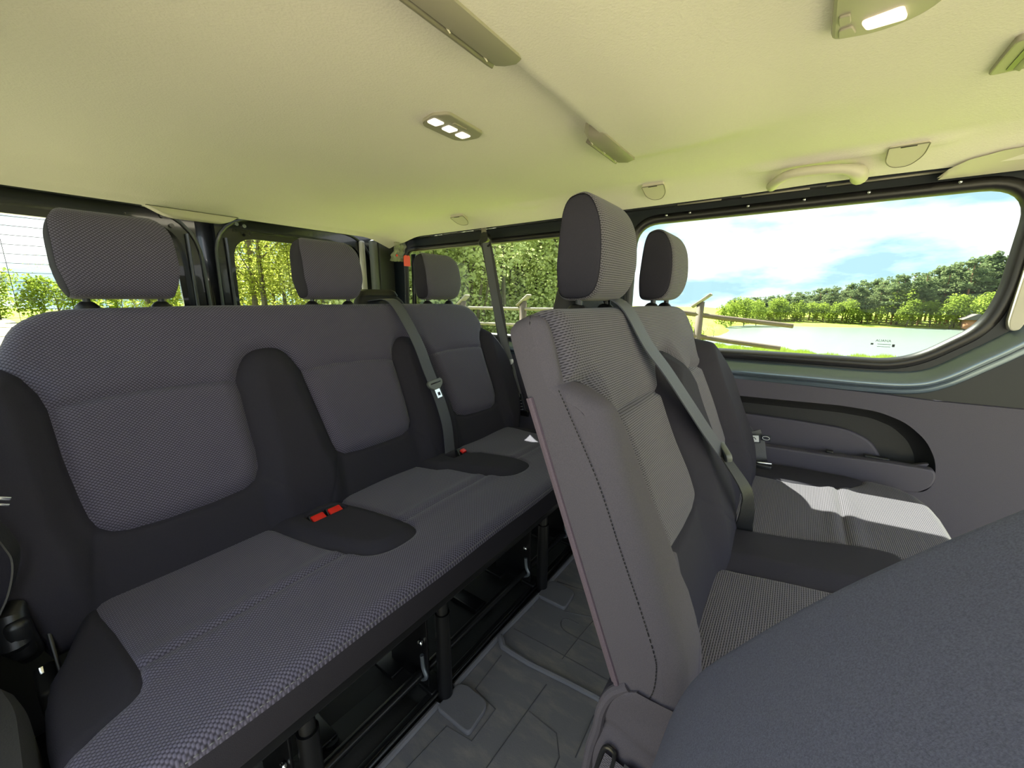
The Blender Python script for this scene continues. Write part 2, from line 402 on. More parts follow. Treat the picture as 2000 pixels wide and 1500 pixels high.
def bench_back(root, p0, outline, upper, inserts, tunnels, bolsters, seams, x0, x1, t1, st, back, r, bolh, tunh, shellmat, knit, nearpoly=None):
    pm = lambda p, h: (p[0], p0[0]+DT[0]*p[1]+NB[0]*h, p0[1]+DT[1]*p[1]+NB[1]*h)
    def H(P):
        P = np.asarray(P, float); h = np.zeros(len(P))
        for q in tunnels: h = np.maximum(h, tunh*sm(sdf(P, q), -0.004, 0.055))
        for q in bolsters: h = np.maximum(h, bolh*sm(sdf(P, q), -0.004, 0.05))
        h *= sm(P[:, 1], -0.06, 0.10)*0.7+0.3
        for q in inserts: h += 0.010*sm(sdf(P, q), 0, 0.035)
        h += 0.008*sm(sdf(P, upper), 0, 0.03)
        h += 0.0015*np.sin(P[:, 0]*23+P[:, 1]*9)*np.sin(P[:, 1]*31+1)
        g = np.full(len(P), 1e9)
        su_ = sdf(P, upper)
        for q in inserts: g = np.minimum(g, segd(P, q))
        g = np.where(su_ > 0.0, segd(P, upper), np.minimum(g, np.abs(su_)))
        h -= 0.0085*np.exp(-(g/0.0065)**2)
        for q in seams: h -= 0.003*np.exp(-(segd(P, q, False)/0.0035)**2)
        return h-rnd_edge(sdf(P, outline), r)
    pt = Patch(x0, x1, -0.06, t1, st)
    body, _ = pt.split(pt.polys, outline)
    up_, body = pt.split(body, upper)
    ins = []
    for q in inserts: a, body = pt.split(body, q); ins.append(a)
    nb_ = []
    if nearpoly: nb_, body = pt.split(body, nearpoly)
    Pn = np.array(pt.P); h = H(Pn)
    pos = np.column_stack([Pn[:, 0], p0[0]+DT[0]*Pn[:, 1]+NB[0]*h, p0[1]+DT[1]*Pn[:, 1]+NB[1]*h])
    pt.mesh('backrest', body, pos, 'plain', root)
    if nb_: pt.mesh('side_bolster', nb_, pos, 'side', root)  # bolster takes the lighter cloth: door light put into its colour
    u_ = pt.mesh('upper_panel', up_, pos, knit, root)
    for a in ins: pt.mesh('backrest_insert', a, pos, knit, root)
    mb = MB(); od = dense(outline); rim(mb, od, H(od), pm, back, 0.015)
    mb.build('backrest_shell', shellmat, root)
    return H, pm

def headrest(root, cx, y, z, lean=0.25, w=0.222, hgt=0.170, ribm='knit', ds=1.0):
    """rounded head restraint: cloth band wrapped over a D-shaped section, plain side cheeks, two posts"""
    prof = spline([(0.026, 0.0), (0.042, 0.020), (0.050, 0.055), (0.049, 0.100), (0.042, 0.132), (0.027, 0.157), (0.008, 0.169), (-0.010, 0.168), (-0.021, 0.158), (-0.028, 0.12), (-0.034, 0.06), (-0.036, 0.018), (-0.030, -0.002), (0.0, -0.006)], 5, True)
    prof = [(a*ds, b*hgt/0.17) for a, b in prof]
    def Wd(zz):
        q = zz/hgt
        return w*(0.875+0.125*min(1, max(0, q/0.30)) - 0.05*max(0, q-0.4) - 0.17*max(0, (q-0.70)/0.30)**2.6)
    cl, sl = math.cos(lean), math.sin(lean)
    def T(px, d, zz): return (cx+px, y-(d*cl)+zz*sl, z+zz*cl+d*sl*0.6)
    us = [-1, -0.985, -0.95, -0.88, -0.75, -0.5, -0.2, 0, 0.2, 0.5, 0.75, 0.88, 0.95, 0.985, 1]
    k = len(prof); v = []; f = []; uv = []
    mz = 0.08
    for u in us:
        s_ = 1-0.045*max(0, (abs(u)-0.85)/0.15)**2
        for (d, zz) in prof:
            d2 = d*s_*(1-0.05*u*u); z2 = mz+(zz-mz)*s_
            v.append(T(u*Wd(zz)/2*0.985, d2, z2))
    for i in range(len(us)-1):
        for j in range(k): f.append((i*k+j, i*k+(j+1) % k, (i+1)*k+(j+1) % k, (i+1)*k+j))
    me = bpy.data.meshes.new('headrest'); me.from_pydata(v, [], f); me.update()
    bm = bmesh.new(); bm.from_mesh(me); bmesh.ops.recalc_face_normals(bm, faces=bm.faces); bm.to_mesh(me); bm.free()
    ul = me.uv_layers.new(name='UVMap'); cum = [0]
    for j in range(k): cum.append(cum[-1]+math.dist(prof[j], prof[(j+1) % k]))
    for p in me.polygons:
        js = [me.loops[li].vertex_index % k for li in p.loop_indices]; wrap = (0 in js and k-1 in js)
        for li, j in zip(p.loop_indices, js):
            i = me.loops[li].vertex_index//k; ul.data[li].uv = (us[i]*w/2, cum[k] if (wrap and j == 0) else cum[j])
    hr = link('headrest', me, ribm, root)
    for sd in (-1, 1):
        v = []; f = []; rings = [1.0, 0.97, 0.9, 0.75, 0.5, 0.2]
        for ri, q in enumerate(rings):
            for (d, zz) in prof:
                s_ = 0.955*0.995; d2 = d*s_*0.95*q; z2 = mz+((zz-mz)*s_)*q
                bul = 0.006*(1-q**4)*1.0 + (0.0 if ri else -0.003)
                wz = Wd(mz+(zz-mz)*q)/2*0.985 if q == 1 else (Wd(zz)*q**3+Wd(mz)*(1-q**3)*0.97)/2*0.985
                v.append(T(sd*(min(wz, Wd(mz+(zz-mz)*q)/2)+bul), d2, z2))
        for i in range(len(rings)-1):
            for j in range(k): f.append((i*k+j, i*k+(j+1) % k, (i+1)*k+(j+1) % k, (i+1)*k+j))
        f.append(tuple((len(rings)-1)*k+j for j in range(k)))
        MB().add(v, f).build('side_cheek', 'plain', hr, auto=False)
    for px in (-0.062, 0.062):
        m = MB(); m.cyl(T(px, 0, 0.01), T(px, 0.0, -0.10), 0.0065); m.build('headrest_post', 'black', hr)
        m = MB(); c = T(px, 0.0, -0.028)
        m.tube([(c[0], c[1]+0.004, c[2]+a) for a in (-0.030, -0.006, 0.006, 0.014, 0.017)], [0.020, 0.022, 0.019, 0.012, 0.006], 20); m.build('post_collar', 'black', hr)
    return hr

def bench_cushion(root, outline, z0, plain_regions, pads, wells, seams, x0, x1, y0, y1, st, zbot, r, knit, padh, boltop=0.0, vmat='plain', front=None):
    def H(P):
        P = np.asarray(P, float); h = np.zeros(len(P))
        for q in pads: h += padh*sm(sdf(P, q), -0.002, 0.035)
        for q in plain_regions: h += boltop*sm(sdf(P, q), -0.002, 0.05)
        g = np.full(len(P), 1e9)
        for q in pads+plain_regions: g = np.minimum(g, segd(P, q))
        h -= 0.0045*np.exp(-(g/0.005)**2)
        for q in seams:
            dd = segd(P, q, False); msk = np.ones(len(P))
            for qq in pads+plain_regions: msk *= sm(-sdf(P, qq), -0.002, 0.004)
            h -= msk*0.0045*np.exp(-(dd/0.0045)**2); h += msk*0.004*np.exp(-((dd-0.02)/0.016)**2)
        h += 0.0015*np.sin(P[:, 0]*19+1)*np.sin(P[:, 1]*27)
        for q in wells: h -= 0.03*sm(sdf(P, q), -0.003, 0.004)
        return h-rnd_edge(sdf(P, outline), r)
    zf = lambda P: z0[0]+(np.asarray(P)[:, 1]-y0)*(z0[1]-z0[0])/(y1-y0)
    pt = Patch(x0, x1, y0, y1, st)
    top, _ = pt.split(pt.polys, outline)
    pr = []
    for q in pads: a, top = pt.split(top, q); pr.append(('buckle_pad', a))
    for q in plain_regions: a, top = pt.split(top, q); pr.append(('corner_bolster', a))
    Pn = np.array(pt.P); pos = np.column_stack([Pn, zf(Pn)+H(Pn)])
    pt.mesh('seat_cushion', top, pos, knit, root)
    parts = [pt.mesh(nm, a, pos, 'plain', root) for nm, a in pr if a]
    mb = MB(); od = dense(outline); on = np.array(od); he = zf(on)+H(on)
    rim(mb, od, list(he), lambda p, h: (p[0], p[1]+(0.012 if p[1] < y0+0.1 else 0)*(0 if h > zbot+0.05 else 1), h), zbot, 0.012)
    mb.build('cushion_valance', vmat, root)
    return (lambda P: zf(np.asarray(P))+H(P)), parts

def stitches(root, pts, d, m='thread', r=0.0009, name='stitching'):
    mb = MB(); pts = [Vector(p) for p in pts]; acc = []; L = 0
    for a, b in zip(pts, pts[1:]):
        nseg = max(1, int((b-a).length/d))
        for i in range(nseg):
            p = a.lerp(b, i/nseg); q = a.lerp(b, (i+0.6)/nseg); mb.tube([p, q], r, 5)
    return mb.build(name, m, root)

# ---------------- rear bench (three places)
C3 = 0.72
rear = empty('rear_bench_seat', (C3, 0.8, 0.0), 'three-place rear bench in dark grey knitted cloth, in front of the rear doors', 'bench seat')
oR = [(1.28, 0.603), (1.34, 0.594), (1.38, 0.568), (1.405, 0.52), (1.43, 0.465), (1.470, 0.41), (1.500, 0.345), (1.509, 0.29), (1.507, 0.16), (1.49, 0.086), (1.465, 0.02), (1.44, -0.045)]
oR = spline([(1.0, 0.607), (1.15, 0.606)]+oR, 3)
outl3 = oR + mir(oR, C3)
tun1 = [(0.392, 0.402), (0.404, 0.431), (0.425, 0.461), (0.455, 0.478), (0.505, 0.479), (0.535, 0.455), (0.559, 0.405)]
tun2 = [(0.880, 0.400), (0.895, 0.440), (0.920, 0.470), (0.950, 0.478), (0.985, 0.470), (1.015, 0.448), (1.050, 0.395)]
insL = [(0.074, 0.401), (0.09, 0.425), (0.375, 0.425), (0.392, 0.404), (0.394, 0.367), (0.391, 0.286), (0.391, 0.216), (0.386, 0.173), (0.372, 0.146), (0.345, 0.132), (0.28, 0.126), (0.196, 0.125), (0.136, 0.129), (0.112, 0.136), (0.094, 0.152), (0.086, 0.176), (0.082, 0.21), (0.078, 0.26), (0.075, 0.307)]
insM = [(0.575, 0.43), (0.559, 0.406), (0.562, 0.368), (0.572, 0.291), (0.581, 0.214), (0.586, 0.176), (0.594, 0.150), (0.615, 0.136), (0.672, 0.131), (0.758, 0.131), (0.828, 0.134), (0.862, 0.146), (0.876, 0.172), (0.881, 0.244), (0.879, 0.33), (0.880, 0.402), (0.865, 0.43)]
insR = [(1.065, 0.425), (1.05, 0.397), (1.055, 0.37), (1.067, 0.299), (1.083, 0.2), (1.088, 0.163), (1.105, 0.14), (1.145, 0.128), (1.22, 0.123), (1.31, 0.122), (1.345, 0.135), (1.362, 0.17), (1.365, 0.26), (1.366, 0.397), (1.35, 0.425)]
sideR = [(1.366, 0.395), (1.372, 0.43), (1.388, 0.466), (1.415, 0.495), (1.46, 0.51)]
seamL = [(0.074, 0.398), (0.144, 0.406), (0.23, 0.411), (0.316, 0.409), (0.392, 0.402)]
seamM = [(0.559, 0.405), (0.656, 0.413), (0.79, 0.407), (0.880, 0.400)]
seamR_ = [(1.050, 0.395), (1.151, 0.404), (1.27, 0.402), (1.366, 0.395)]
upper3 = [(-0.1, 0.7)]+[(-0.1, 0.51)]+mir(sideR, C3)[:-1]+seamL[:-1]+spline(tun1, 4)[:-1]+seamM[:-1]+spline(tun2, 4)[:-1]+seamR_[:-1]+sideR+[(1.6, 0.51), (1.6, 0.7)]
TUN1 = spline(tun1, 4)+[(0.575, 0.28), (0.584, 0.176), (0.60, 0.13), (0.58, -0.1), (0.37, -0.1), (0.375, 0.13), (0.391, 0.216), (0.394, 0.367)]
TUN2 = spline(tun2, 4)+[(1.067, 0.299), (1.083, 0.2), (1.09, 0.13), (1.07, -0.1), (0.86, -0.1), (0.87, 0.14), (0.88, 0.244)]
SBR = sideR+[(1.7, 0.52), (1.7, -0.1), (1.36, -0.1), (1.35, 0.12), (1.364, 0.18), (1.365, 0.28)]
H3, PM3 = bench_back(rear, (1.0, 0.42), outl3, upper3, [insL, insM, insR], [TUN1, TUN2], [SBR, mir(SBR, C3)],
    [[(0.380, 0.155), (0.43, 0.10), (0.50, 0.03)], [(0.592, 0.155), (0.56, 0.09), (0.515, 0.0)], [(0.092, 0.156), (0.075, 0.09), (0.06, 0.0)], [(0.87, 0.155), (0.92, 0.07), (0.95, 0.0)], [(1.09, 0.155), (1.06, 0.08), (1.03, 0.0)], [(1.352, 0.14), (1.39, 0.07), (1.41, 0.0)]],
    -0.09, 1.53, 0.62, 0.005, -0.085, 0.030, 0.032, 0.030, 'plain', 'knit')
for cx in (0.233, 0.724, 1.206): headrest(rear, cx, 1.246, 1.003, 0.10, w=0.199, hgt=0.178)
oC = [(1.38, 1.08), (1.40, 1.0), (1.435, 0.9), (1.452, 0.86), (1.462, 0.80), (1.466, 0.73), (1.466, 0.66), (1.46, 0.59), (1.44, 0.562), (1.40, 0.552), (1.35, 0.548), (1.0, 0.546)]
outC3 = mir(oC, C3)[0:1]+mir(oC, C3)[1:] + []
outC3 = [(2*C3-x, y) for x, y in oC][::-1] + oC[::-1] if False else (oC + [(2*C3-x, y) for x, y in oC][::-1])
cornL = [(0.060, 1.2), (0.062, 0.96), (0.069, 0.885), (0.072, 0.808), (0.074, 0.75), (0.071, 0.721), (0.064, 0.704), (0.051, 0.694), (0.037, 0.688), (0.02, 0.680), (0.005, 0.670), (-0.03, 0.655), (-0.2, 0.64), (-0.2, 1.2)]
pad1 = spline([(0.360, 1.12), (0.375, 0.99), (0.390, 0.90), (0.404, 0.82), (0.422, 0.753), (0.448, 0.706), (0.486, 0.683), (0.537, 0.680), (0.570, 0.694), (0.582, 0.73), (0.580, 0.80), (0.566, 0.90), (0.552, 0.99), (0.54, 1.12)], 3, True)
pad2 = [(x+0.478+(0.02 if y < 0.9 else 0), y-0.003) for x, y in pad1]
well1 = roundpoly([(0.437, 0.925), (0.532, 0.925), (0.528, 0.972), (0.441, 0.972)], 0.01)
ZC3, _p = bench_cushion(rear, outC3, (0.452, 0.432), [cornL, mir(cornL, C3)], [pad1, pad2], [well1, [(x+0.505, y) for x, y in well1]],
    [[(-0.2, 0.755), (1.7, 0.755)]], -0.05, 1.49, 0.535, 1.08, 0.005, 0.345, 0.026, 'knit', 0.014, -0.004)
zed = float(ZC3([(0.7, 0.548)])[0])
stitches(rear, [(0.03, 0.5465, zed+0.0), (1.41, 0.5465, zed+0.0)], 0.0085, r=0.0010)
MB().box((C3, 0.80, 0.325), (1.40, 0.44, 0.045), bev=0.01).build('seat_frame', 'metal', rear)
for lx in (0.240, 0.569, 1.042, 1.33):
    lg = MB().tube([(lx, 0.613, 0.0), (lx, 0.613, 0.256)], 0.0185, 24).build('leg', 'metal', rear)
    MB().tube([(lx, 0.613, 0.25), (lx, 0.613, 0.315)], 0.014, 16).build('leg_bolt', 'black', lg)
    b = MB().box((lx-0.018, 0.725, 0.165), (0.006, 0.15, 0.29), bev=0.002)
    b.box((lx-0.005, 0.655, 0.02), (0.05, 0.05, 0.012), bev=0.003).box((lx-0.025, 0.80, 0.02), (0.07, 0.10, 0.012), bev=0.003)
    sp_ = b.build('support_plate', 'metal', rear)
    hk = spline([(lx-0.026, 0.665, 0.120), (lx-0.026, 0.662, 0.085), (lx-0.026, 0.652, 0.062), (lx-0.026, 0.668, 0.046), (lx-0.026, 0.688, 0.050)], 4)
    MB().tube(hk, 0.0055, 8).build('latch_hook', mat('zinc_hook', (0.18, 0.2, 0.23), 0.4, metal=0.6) if lx == 0.240 else bpy.data.materials['zinc_hook'], sp_)
    MB().tube([(lx-0.0225, 0.668, 0.155), (lx-0.030, 0.668, 0.155)], 0.008, 6).build('bolt', 'steel', sp_)
MB().tube([(0.10, 0.672, 0.060), (1.36, 0.672, 0.060)], 0.0115, 12).build('cross_tube', 'metal', rear)
for cx in (0.463, 0.509):
    bk = MB().box((cx, 0.955, 0.425), (0.036, 0.016, 0.05), rot=Matrix.Rotation(R(-38), 3, 'X'), bev=0.003).build('belt_buckle', 'black', rear)
    MB().box((cx, 0.944, 0.441), (0.034, 0.030, 0.009), rot=Matrix.Rotation(R(20), 3, 'X'), bev=0.003).build('release_button', 'red', bk)
bk = MB().box((1.014, 0.955, 0.432), (0.030, 0.016, 0.05), rot=Matrix.Rotation(R(-38), 3, 'X'), bev=0.003).build('belt_buckle', 'black', rear)
MB().box((1.014, 0.946, 0.449), (0.020, 0.018, 0.010), rot=Matrix.Rotation(R(20), 3, 'X'), bev=0.003).build('release_button', 'red', bk)
# recliner bracket at the bench's near end
b = MB().prism(roundpoly([(0.93, 0.26), (1.02, 0.26), (1.04, 0.42), (1.08, 0.575), (1.05, 0.585), (1.0, 0.45), (0.94, 0.36)], 0.012), 0.000, 0.006, 'x', bev=0.0015)
rb = b.build('recliner_bracket', 'metal', rear)
MB().prism(roundpoly([(1.012, 0.42), (1.055, 0.56), (1.062, 0.56), (1.020, 0.42)], 0.002), -0.003, 0.001, 'x').build('bracket_edge', mat('worn_edge', (0.12, 0.12, 0.13), 0.5), rb)
MB().box((-0.012, 1.0, 0.30), (0.03, 0.09, 0.09), bev=0.008).build('recliner_cover', 'blackmatt', rear)
MB().tube([(-0.02, 0.985, 0.41), (-0.03, 0.97, 0.45), (-0.03, 0.985, 0.49), (-0.02, 1.0, 0.50)], [0.016, 0.022, 0.020, 0.012], 14).build('release_knob', 'black', rear)
MB().box((-0.015, 0.96, 0.385), (0.006, 0.045, 0.012), rot=Matrix.Rotation(R(-35), 3, 'X'), bev=0.001).build('steel_pin', 'steel', rear)

# belt reel tower behind the rear backrest
tw = empty('belt_reel_housing', (0.965, 1.29, 1.0), 'black belt reel housing rising behind the rear backrest, right of the middle head restraint', 'seat belt housing')
b = MB()
def loft(mb, rings):
    nn = len(rings[0]); v = [p for q in rings for p in q]; f = []
    for i in range(len(rings)-1):
        for j in range(nn): f.append((i*nn+j, i*nn+(j+1) % nn, (i+1)*nn+(j+1) % nn, (i+1)*nn+j))
    f.append(tuple(range(nn))[::-1]); f.append(tuple((len(rings)-1)*nn+j for j in range(nn))); return mb.add(v, f)
def rr(cx, cy, wx, wy, z, r=0.02): return [(p[0], p[1], z) for p in roundpoly([(cx-wx/2, cy-wy/2), (cx+wx/2, cy-wy/2), (cx+wx/2, cy+wy/2), (cx-wx/2, cy+wy/2)], r, 4)]
loft(b, [rr(0.965, 1.315, 0.24, 0.05, 0.70), rr(0.965, 1.315, 0.22, 0.05, 0.97), rr(0.962, 1.318, 0.20, 0.046, 0.992), rr(0.958, 1.32, 0.165, 0.04, 1.010)])
b.build('tower_cover', 'blackmatt', tw)
b = MB(); loft(b, [rr(0.955, 1.318, 0.168, 0.050, 1.010, 0.015), rr(0.955, 1.320, 0.150, 0.046, 1.026, 0.015), rr(0.955, 1.322, 0.12, 0.036, 1.033, 0.012)]); b.build('belt_guide', 'black', tw)

# ---------------- second-row bench (two places)
mid = empty('second_row_bench_seat', (0.98, -0.1, 0.0), 'two-place second-row bench seen side-on, with head restraints in front of the big side window', 'bench seat')
outl2 = spline([(0.461, -0.035), (0.460, 0.10), (0.460, 0.3), (0.461, 0.45), (0.462, 0.55), (0.470, 0.582), (0.50, 0.592)], 3)[:-1] + spline([(0.50, 0.592), (0.60, 0.590), (0.9, 0.590), (1.15, 0.587), (1.22, 0.580), (1.256, 0.555), (1.276, 0.505), (1.30, 0.472), (1.37, 0.435), (1.43, 0.385), (1.475, 0.31), (1.49, 0.22), (1.49, 0.12), (1.47, 0.02), (1.44, -0.035)], 3)
insN = [(0.575, 0.43), (0.559, 0.406), (0.570, 0.36), (0.580, 0.279), (0.588, 0.205), (0.600, 0.168), (0.625, 0.151), (0.725, 0.147), (0.80, 0.147), (0.836, 0.156), (0.850, 0.178), (0.848, 0.23), (0.834, 0.30), (0.826, 0.36), (0.824, 0.403), (0.81, 0.43)]
insF = [(1.055, 0.43), (1.04, 0.403), (1.05, 0.3), (1.06, 0.2), (1.075, 0.16), (1.12, 0.145), (1.22, 0.145), (1.252, 0.16), (1.262, 0.20), (1.255, 0.27), (1.243, 0.33), (1.235, 0.38), (1.232, 0.397), (1.22, 0.43)]
nearb = [(0.44, 0.482), (0.50, 0.480), (0.530, 0.470), (0.547, 0.442), (0.559, 0.405)]
t2 = [(0.824, 0.402), (0.838, 0.432), (0.872, 0.465), (0.905, 0.478), (0.958, 0.476), (0.998, 0.450), (1.040, 0.402)]
farb = [(1.232, 0.395), (1.238, 0.44), (1.254, 0.470), (1.28, 0.49), (1.33, 0.50)]
upper2 = [(0.484, 0.7), (0.484, 0.55), (0.479, 0.482)]+spline(nearb, 4)[2:-1]+[(0.559, 0.405), (0.604, 0.410), (0.694, 0.413), (0.76, 0.410)]+spline(t2, 4)[:-1]+[(1.04, 0.402), (1.13, 0.412), (1.232, 0.397)]+farb+[(1.5, 0.505), (1.5, 0.7)]
NB2 = nearb+[(0.580, 0.28), (0.592, 0.19), (0.61, 0.14), (0.60, -0.1), (0.30, -0.1), (0.30, 0.482)]
T2 = t2+[(1.05, 0.3), (1.06, 0.2), (1.08, 0.13), (1.05, -0.1), (0.83, -0.1), (0.84, 0.13), (0.85, 0.2), (0.83, 0.32)]
FB2 = farb+[(1.7, 0.5), (1.7, -0.1), (1.26, -0.1), (1.255, 0.14), (1.263, 0.2), (1.243, 0.33)]
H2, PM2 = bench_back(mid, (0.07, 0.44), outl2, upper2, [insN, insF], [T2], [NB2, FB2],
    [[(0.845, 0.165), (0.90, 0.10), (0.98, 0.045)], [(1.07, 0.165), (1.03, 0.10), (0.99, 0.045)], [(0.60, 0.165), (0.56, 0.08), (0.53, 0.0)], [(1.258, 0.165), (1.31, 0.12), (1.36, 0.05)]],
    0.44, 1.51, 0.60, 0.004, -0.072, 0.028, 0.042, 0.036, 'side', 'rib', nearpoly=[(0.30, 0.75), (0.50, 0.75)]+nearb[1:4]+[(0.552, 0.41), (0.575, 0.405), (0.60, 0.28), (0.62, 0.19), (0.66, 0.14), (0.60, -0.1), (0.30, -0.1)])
for cx in (0.689, 1.115): headrest(mid, cx, 0.308, 1.003, 0.02, w=0.170, hgt=0.168, ribm='rib', ds=1.02)
def TH(t, h, x): return (x, 0.07+0.36*t-0.933*h, 0.44+0.933*t+0.36*h)
stitches(mid, spline([TH(0.475, -0.010, 0.4585), TH(0.35, 0.006, 0.4585), TH(0.25, 0.009, 0.4585), TH(0.16, 0.012, 0.4585), TH(0.107, 0.012, 0.4585), TH(0.085, 0.008, 0.4585), TH(0.05, -0.008, 0.4585), TH(0.02, -0.035, 0.4585)], 6), 0.005, 'threaddark', 0.0007, 'side_seam')
b = MB().tube([TH(t, -0.060, 0.4605) for t in np.linspace(0.05, 0.475, 14)], 0.0045, 8)
b.tube([TH(t, -0.066, 0.466) for t in np.linspace(0.05, 0.475, 14)], 0.0045, 8).build('piping', 'pipe', mid)
outC2 = [(1.56, 0.17), (1.572, -0.05), (1.575, -0.18), (1.568, -0.25), (1.548, -0.305), (1.51, -0.342), (1.45, -0.360), (1.38, -0.366), (0.9, -0.366), (0.52, -0.366), (0.49, -0.355), (0.468, -0.33), (0.462, -0.28), (0.461, 0.0), (0.464, 0.17)]
pb = spline([(0.845, 0.30), (0.855, 0.12), (0.872, 0.0), (0.895, -0.12), (0.925, -0.21), (0.965, -0.26), (1.03, -0.27), (1.09, -0.25), (1.10, -0.20), (1.08, -0.12), (1.045, 0.0), (1.022, 0.10), (1.02, 0.30)], 3, True)
bolF = [(1.428, 0.3), (1.428, 0.05), (1.424, -0.05), (1.435, -0.12), (1.465, -0.185), (1.52, -0.222), (1.65, -0.24), (1.7, 0.3)]
cn2 = [(0.3, 0.3), (0.610, 0.3), (0.608, 0.105), (0.585, 0.080), (0.52, 0.065), (0.3, 0.055)]
slot = roundpoly([(1.022, 0.020), (1.032, 0.016), (1.022, 0.078), (1.012, 0.078)], 0.003, 3)
ZC2, _p = bench_cushion(mid, outC2, (0.462, 0.440), [bolF, cn2], [pb], [slot], [[(0.4, -0.158), (1.7, -0.158)], [(0.43, 0.02), (0.47, 0.018), (0.7, 0.03)]][:1],
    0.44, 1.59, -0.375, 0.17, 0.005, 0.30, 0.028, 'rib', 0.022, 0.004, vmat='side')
MB().box((1.0, -0.10, 0.27), (1.02, 0.40, 0.05), bev=0.01).build('seat_frame', 'metal', mid)
for lx in (0.55, 1.00, 1.45):
    for ly in (-0.28, 0.05): MB().tube([(lx, ly, 0.0), (lx, ly, 0.27)], 0.0185, 20).build('leg', 'metal', mid)
# little symbol tags sewn at the cushion's rear edge
def symtag(root, c, ux, uy, w=0.05, h=0.016):
    ux = Vector(ux).normalized(); uy = Vector(uy); uy = (uy-ux*uy.dot(ux)).normalized(); nz_ = ux.cross(uy)
    mt = Matrix((( ux.x, uy.x, nz_.x, c[0]), (ux.y, uy.y, nz_.y, c[1]), (ux.z, uy.z, nz_.z, c[2]), (0, 0, 0, 1)))
    b = MB().box((0, 0, 0), (w, h, 0.0016), bev=0.0005); bb = b.v; b.v = [tuple(mt @ Vector(p)) for p in b.v]; lb = b.build('symbol_tag', 'navy', root)
    s_ = MB(); q = 0.0011
    s_.add([(-w*0.44, 0, q), (-w*0.28, h*0.3, q), (-w*0.28, -h*0.3, q)], [(0, 1, 2)])
    for yy in (-0.22, 0.02, 0.26): s_.add([(-w*0.14, h*(yy-0.07), q), (w*0.04, h*(yy-0.07), q), (w*0.04, h*(yy+0.07), q), (-w*0.14, h*(yy+0.07), q)], [(0, 1, 2, 3)])
    s_.v = [tuple(mt @ Vector(p)) for p in s_.v]
    ring = [(w*0.28+0.34*h*math.cos(a), 0.34*h*math.sin(a), q) for a in np.linspace(0, 2*math.pi, 17)[:-1]]
    s_.tube([tuple(mt @ Vector(p)) for p in ring], 0.0006, 5, closed=True); s_.tube([tuple(mt @ Vector((w*0.2, -h*0.1, q))), tuple(mt @ Vector((w*0.36, h*0.12, q)))], 0.0006, 5)
    s_.build('symbol_print', 'white', lb, smooth=False)
symtag(mid, (1.032, 0.088, float(ZC2([(1.036, 0.088)])[0])+0.003), (0.35, -1, 0), (1, 0.3, 0.2), 0.040, 0.014)
# cloth apron and pull strap on the near side of the second-row cushion
ap = MB(); vs = []; fs = []; ny, nz_ = 40, 26
for i in range(ny+1):
    yy = -0.10+0.275*i/ny
    for j in range(nz_+1):
        zz = 0.475-0.215*j/nz_; rear_e = 0.172-0.05*max(0, (zz-0.40)/0.07)**2
        y2 = min(yy, rear_e); fold = 0.006*math.exp(-((zz-(0.385-0.10*(0.16-y2)))/0.006)**2)
        vs.append((0.4575-0.002*math.sin(yy*40+zz*60)+fold, y2, zz))
for i in range(ny):
    for j in range(nz_): a = i*(nz_+1)+j; fs.append((a, a+1, a+nz_+2, a+nz_+1))
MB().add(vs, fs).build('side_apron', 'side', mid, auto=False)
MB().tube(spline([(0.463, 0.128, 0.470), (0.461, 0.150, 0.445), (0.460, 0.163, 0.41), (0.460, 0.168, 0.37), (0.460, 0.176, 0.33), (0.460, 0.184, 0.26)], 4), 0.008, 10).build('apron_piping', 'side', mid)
lp = MB().tube(spline([(0.452, 0.168, 0.27), (0.450, 0.158, 0.33), (0.449, 0.151, 0.357), (0.449, 0.142, 0.362), (0.449, 0.136, 0.352), (0.449, 0.142, 0.31), (0.450, 0.150, 0.26)], 4), 0.0035, 8).build('pull_loop', 'black', mid)
pa = Patch(0.0, 0.055, 0.0, 0.09, 0.01)
Pn = np.array(pa.P); pos = np.column_stack([np.full(len(Pn), 0.4475), 0.150-Pn[:, 0]+0.22*Pn[:, 1]-0.0, 0.350-Pn[:, 1]-0.10*Pn[:, 0]])
pa.mesh('loop_strap', pa.polys, pos, 'rib', mid)
symtag(mid, (0.4460, 0.098, 0.338), (0, -1, -0.15), (0, 0.15, 1), 0.05, 0.030)

# ---------------- third second-row seat, tipped forward
fs_ = empty('tipped_seat', (0.21, -0.1, 0.0), 'single second-row seat with its blue-black backrest tipped forward, nearest the camera', 'seat')
prof = spline([(0.090, 0.24), (0.084, 0.33), (0.079, 0.39), (0.070, 0.46), (0.059, 0.53), (0.039, 0.59), (0.006, 0.646), (-0.048, 0.728), (-0.105, 0.803), (-0.160, 0.868), (-0.215, 0.93), (-0.24, 0.965)], 4)
xs = np.concatenate([[0.443-0.03*(1-math.sin(a)) if False else 0 for a in []], np.linspace(-0.03, 0.443, 60)])
vs = []; fs = []; k = len(prof)
def nrm2(i):
    a = prof[max(i-1, 0)]; b = prof[min(i+1, k-1)]; t = Vector((b[0]-a[0], b[1]-a[1])).normalized(); return Vector((t.y, -t.x))
for x in xs:
    e_ = min(x+0.03, 0.443-x); off = float(rnd_edge(np.array([e_]), 0.03)[0])
    for i, p in enumerate(prof):
        nn_ = nrm2(i); bul = 0.008*math.sin(math.pi*min(1, max(0, (x+0.03)/0.473)))*math.sin(math.pi*i/k); s_ = max(0.0, 0.03-math.dist(p, prof[-1])); off2 = off+s_*0.6
        vs.append((x, p[0]+nn_.x*(bul-off2), p[1]+nn_.y*(bul-off2)))
for i in range(len(xs)-1):
    for j in range(k-1): fs.append((i*k+j, i*k+j+1, (i+1)*k+j+1, (i+1)*k+j))
MB().add(vs, fs).build('backrest', 'blue', fs_, auto=False)
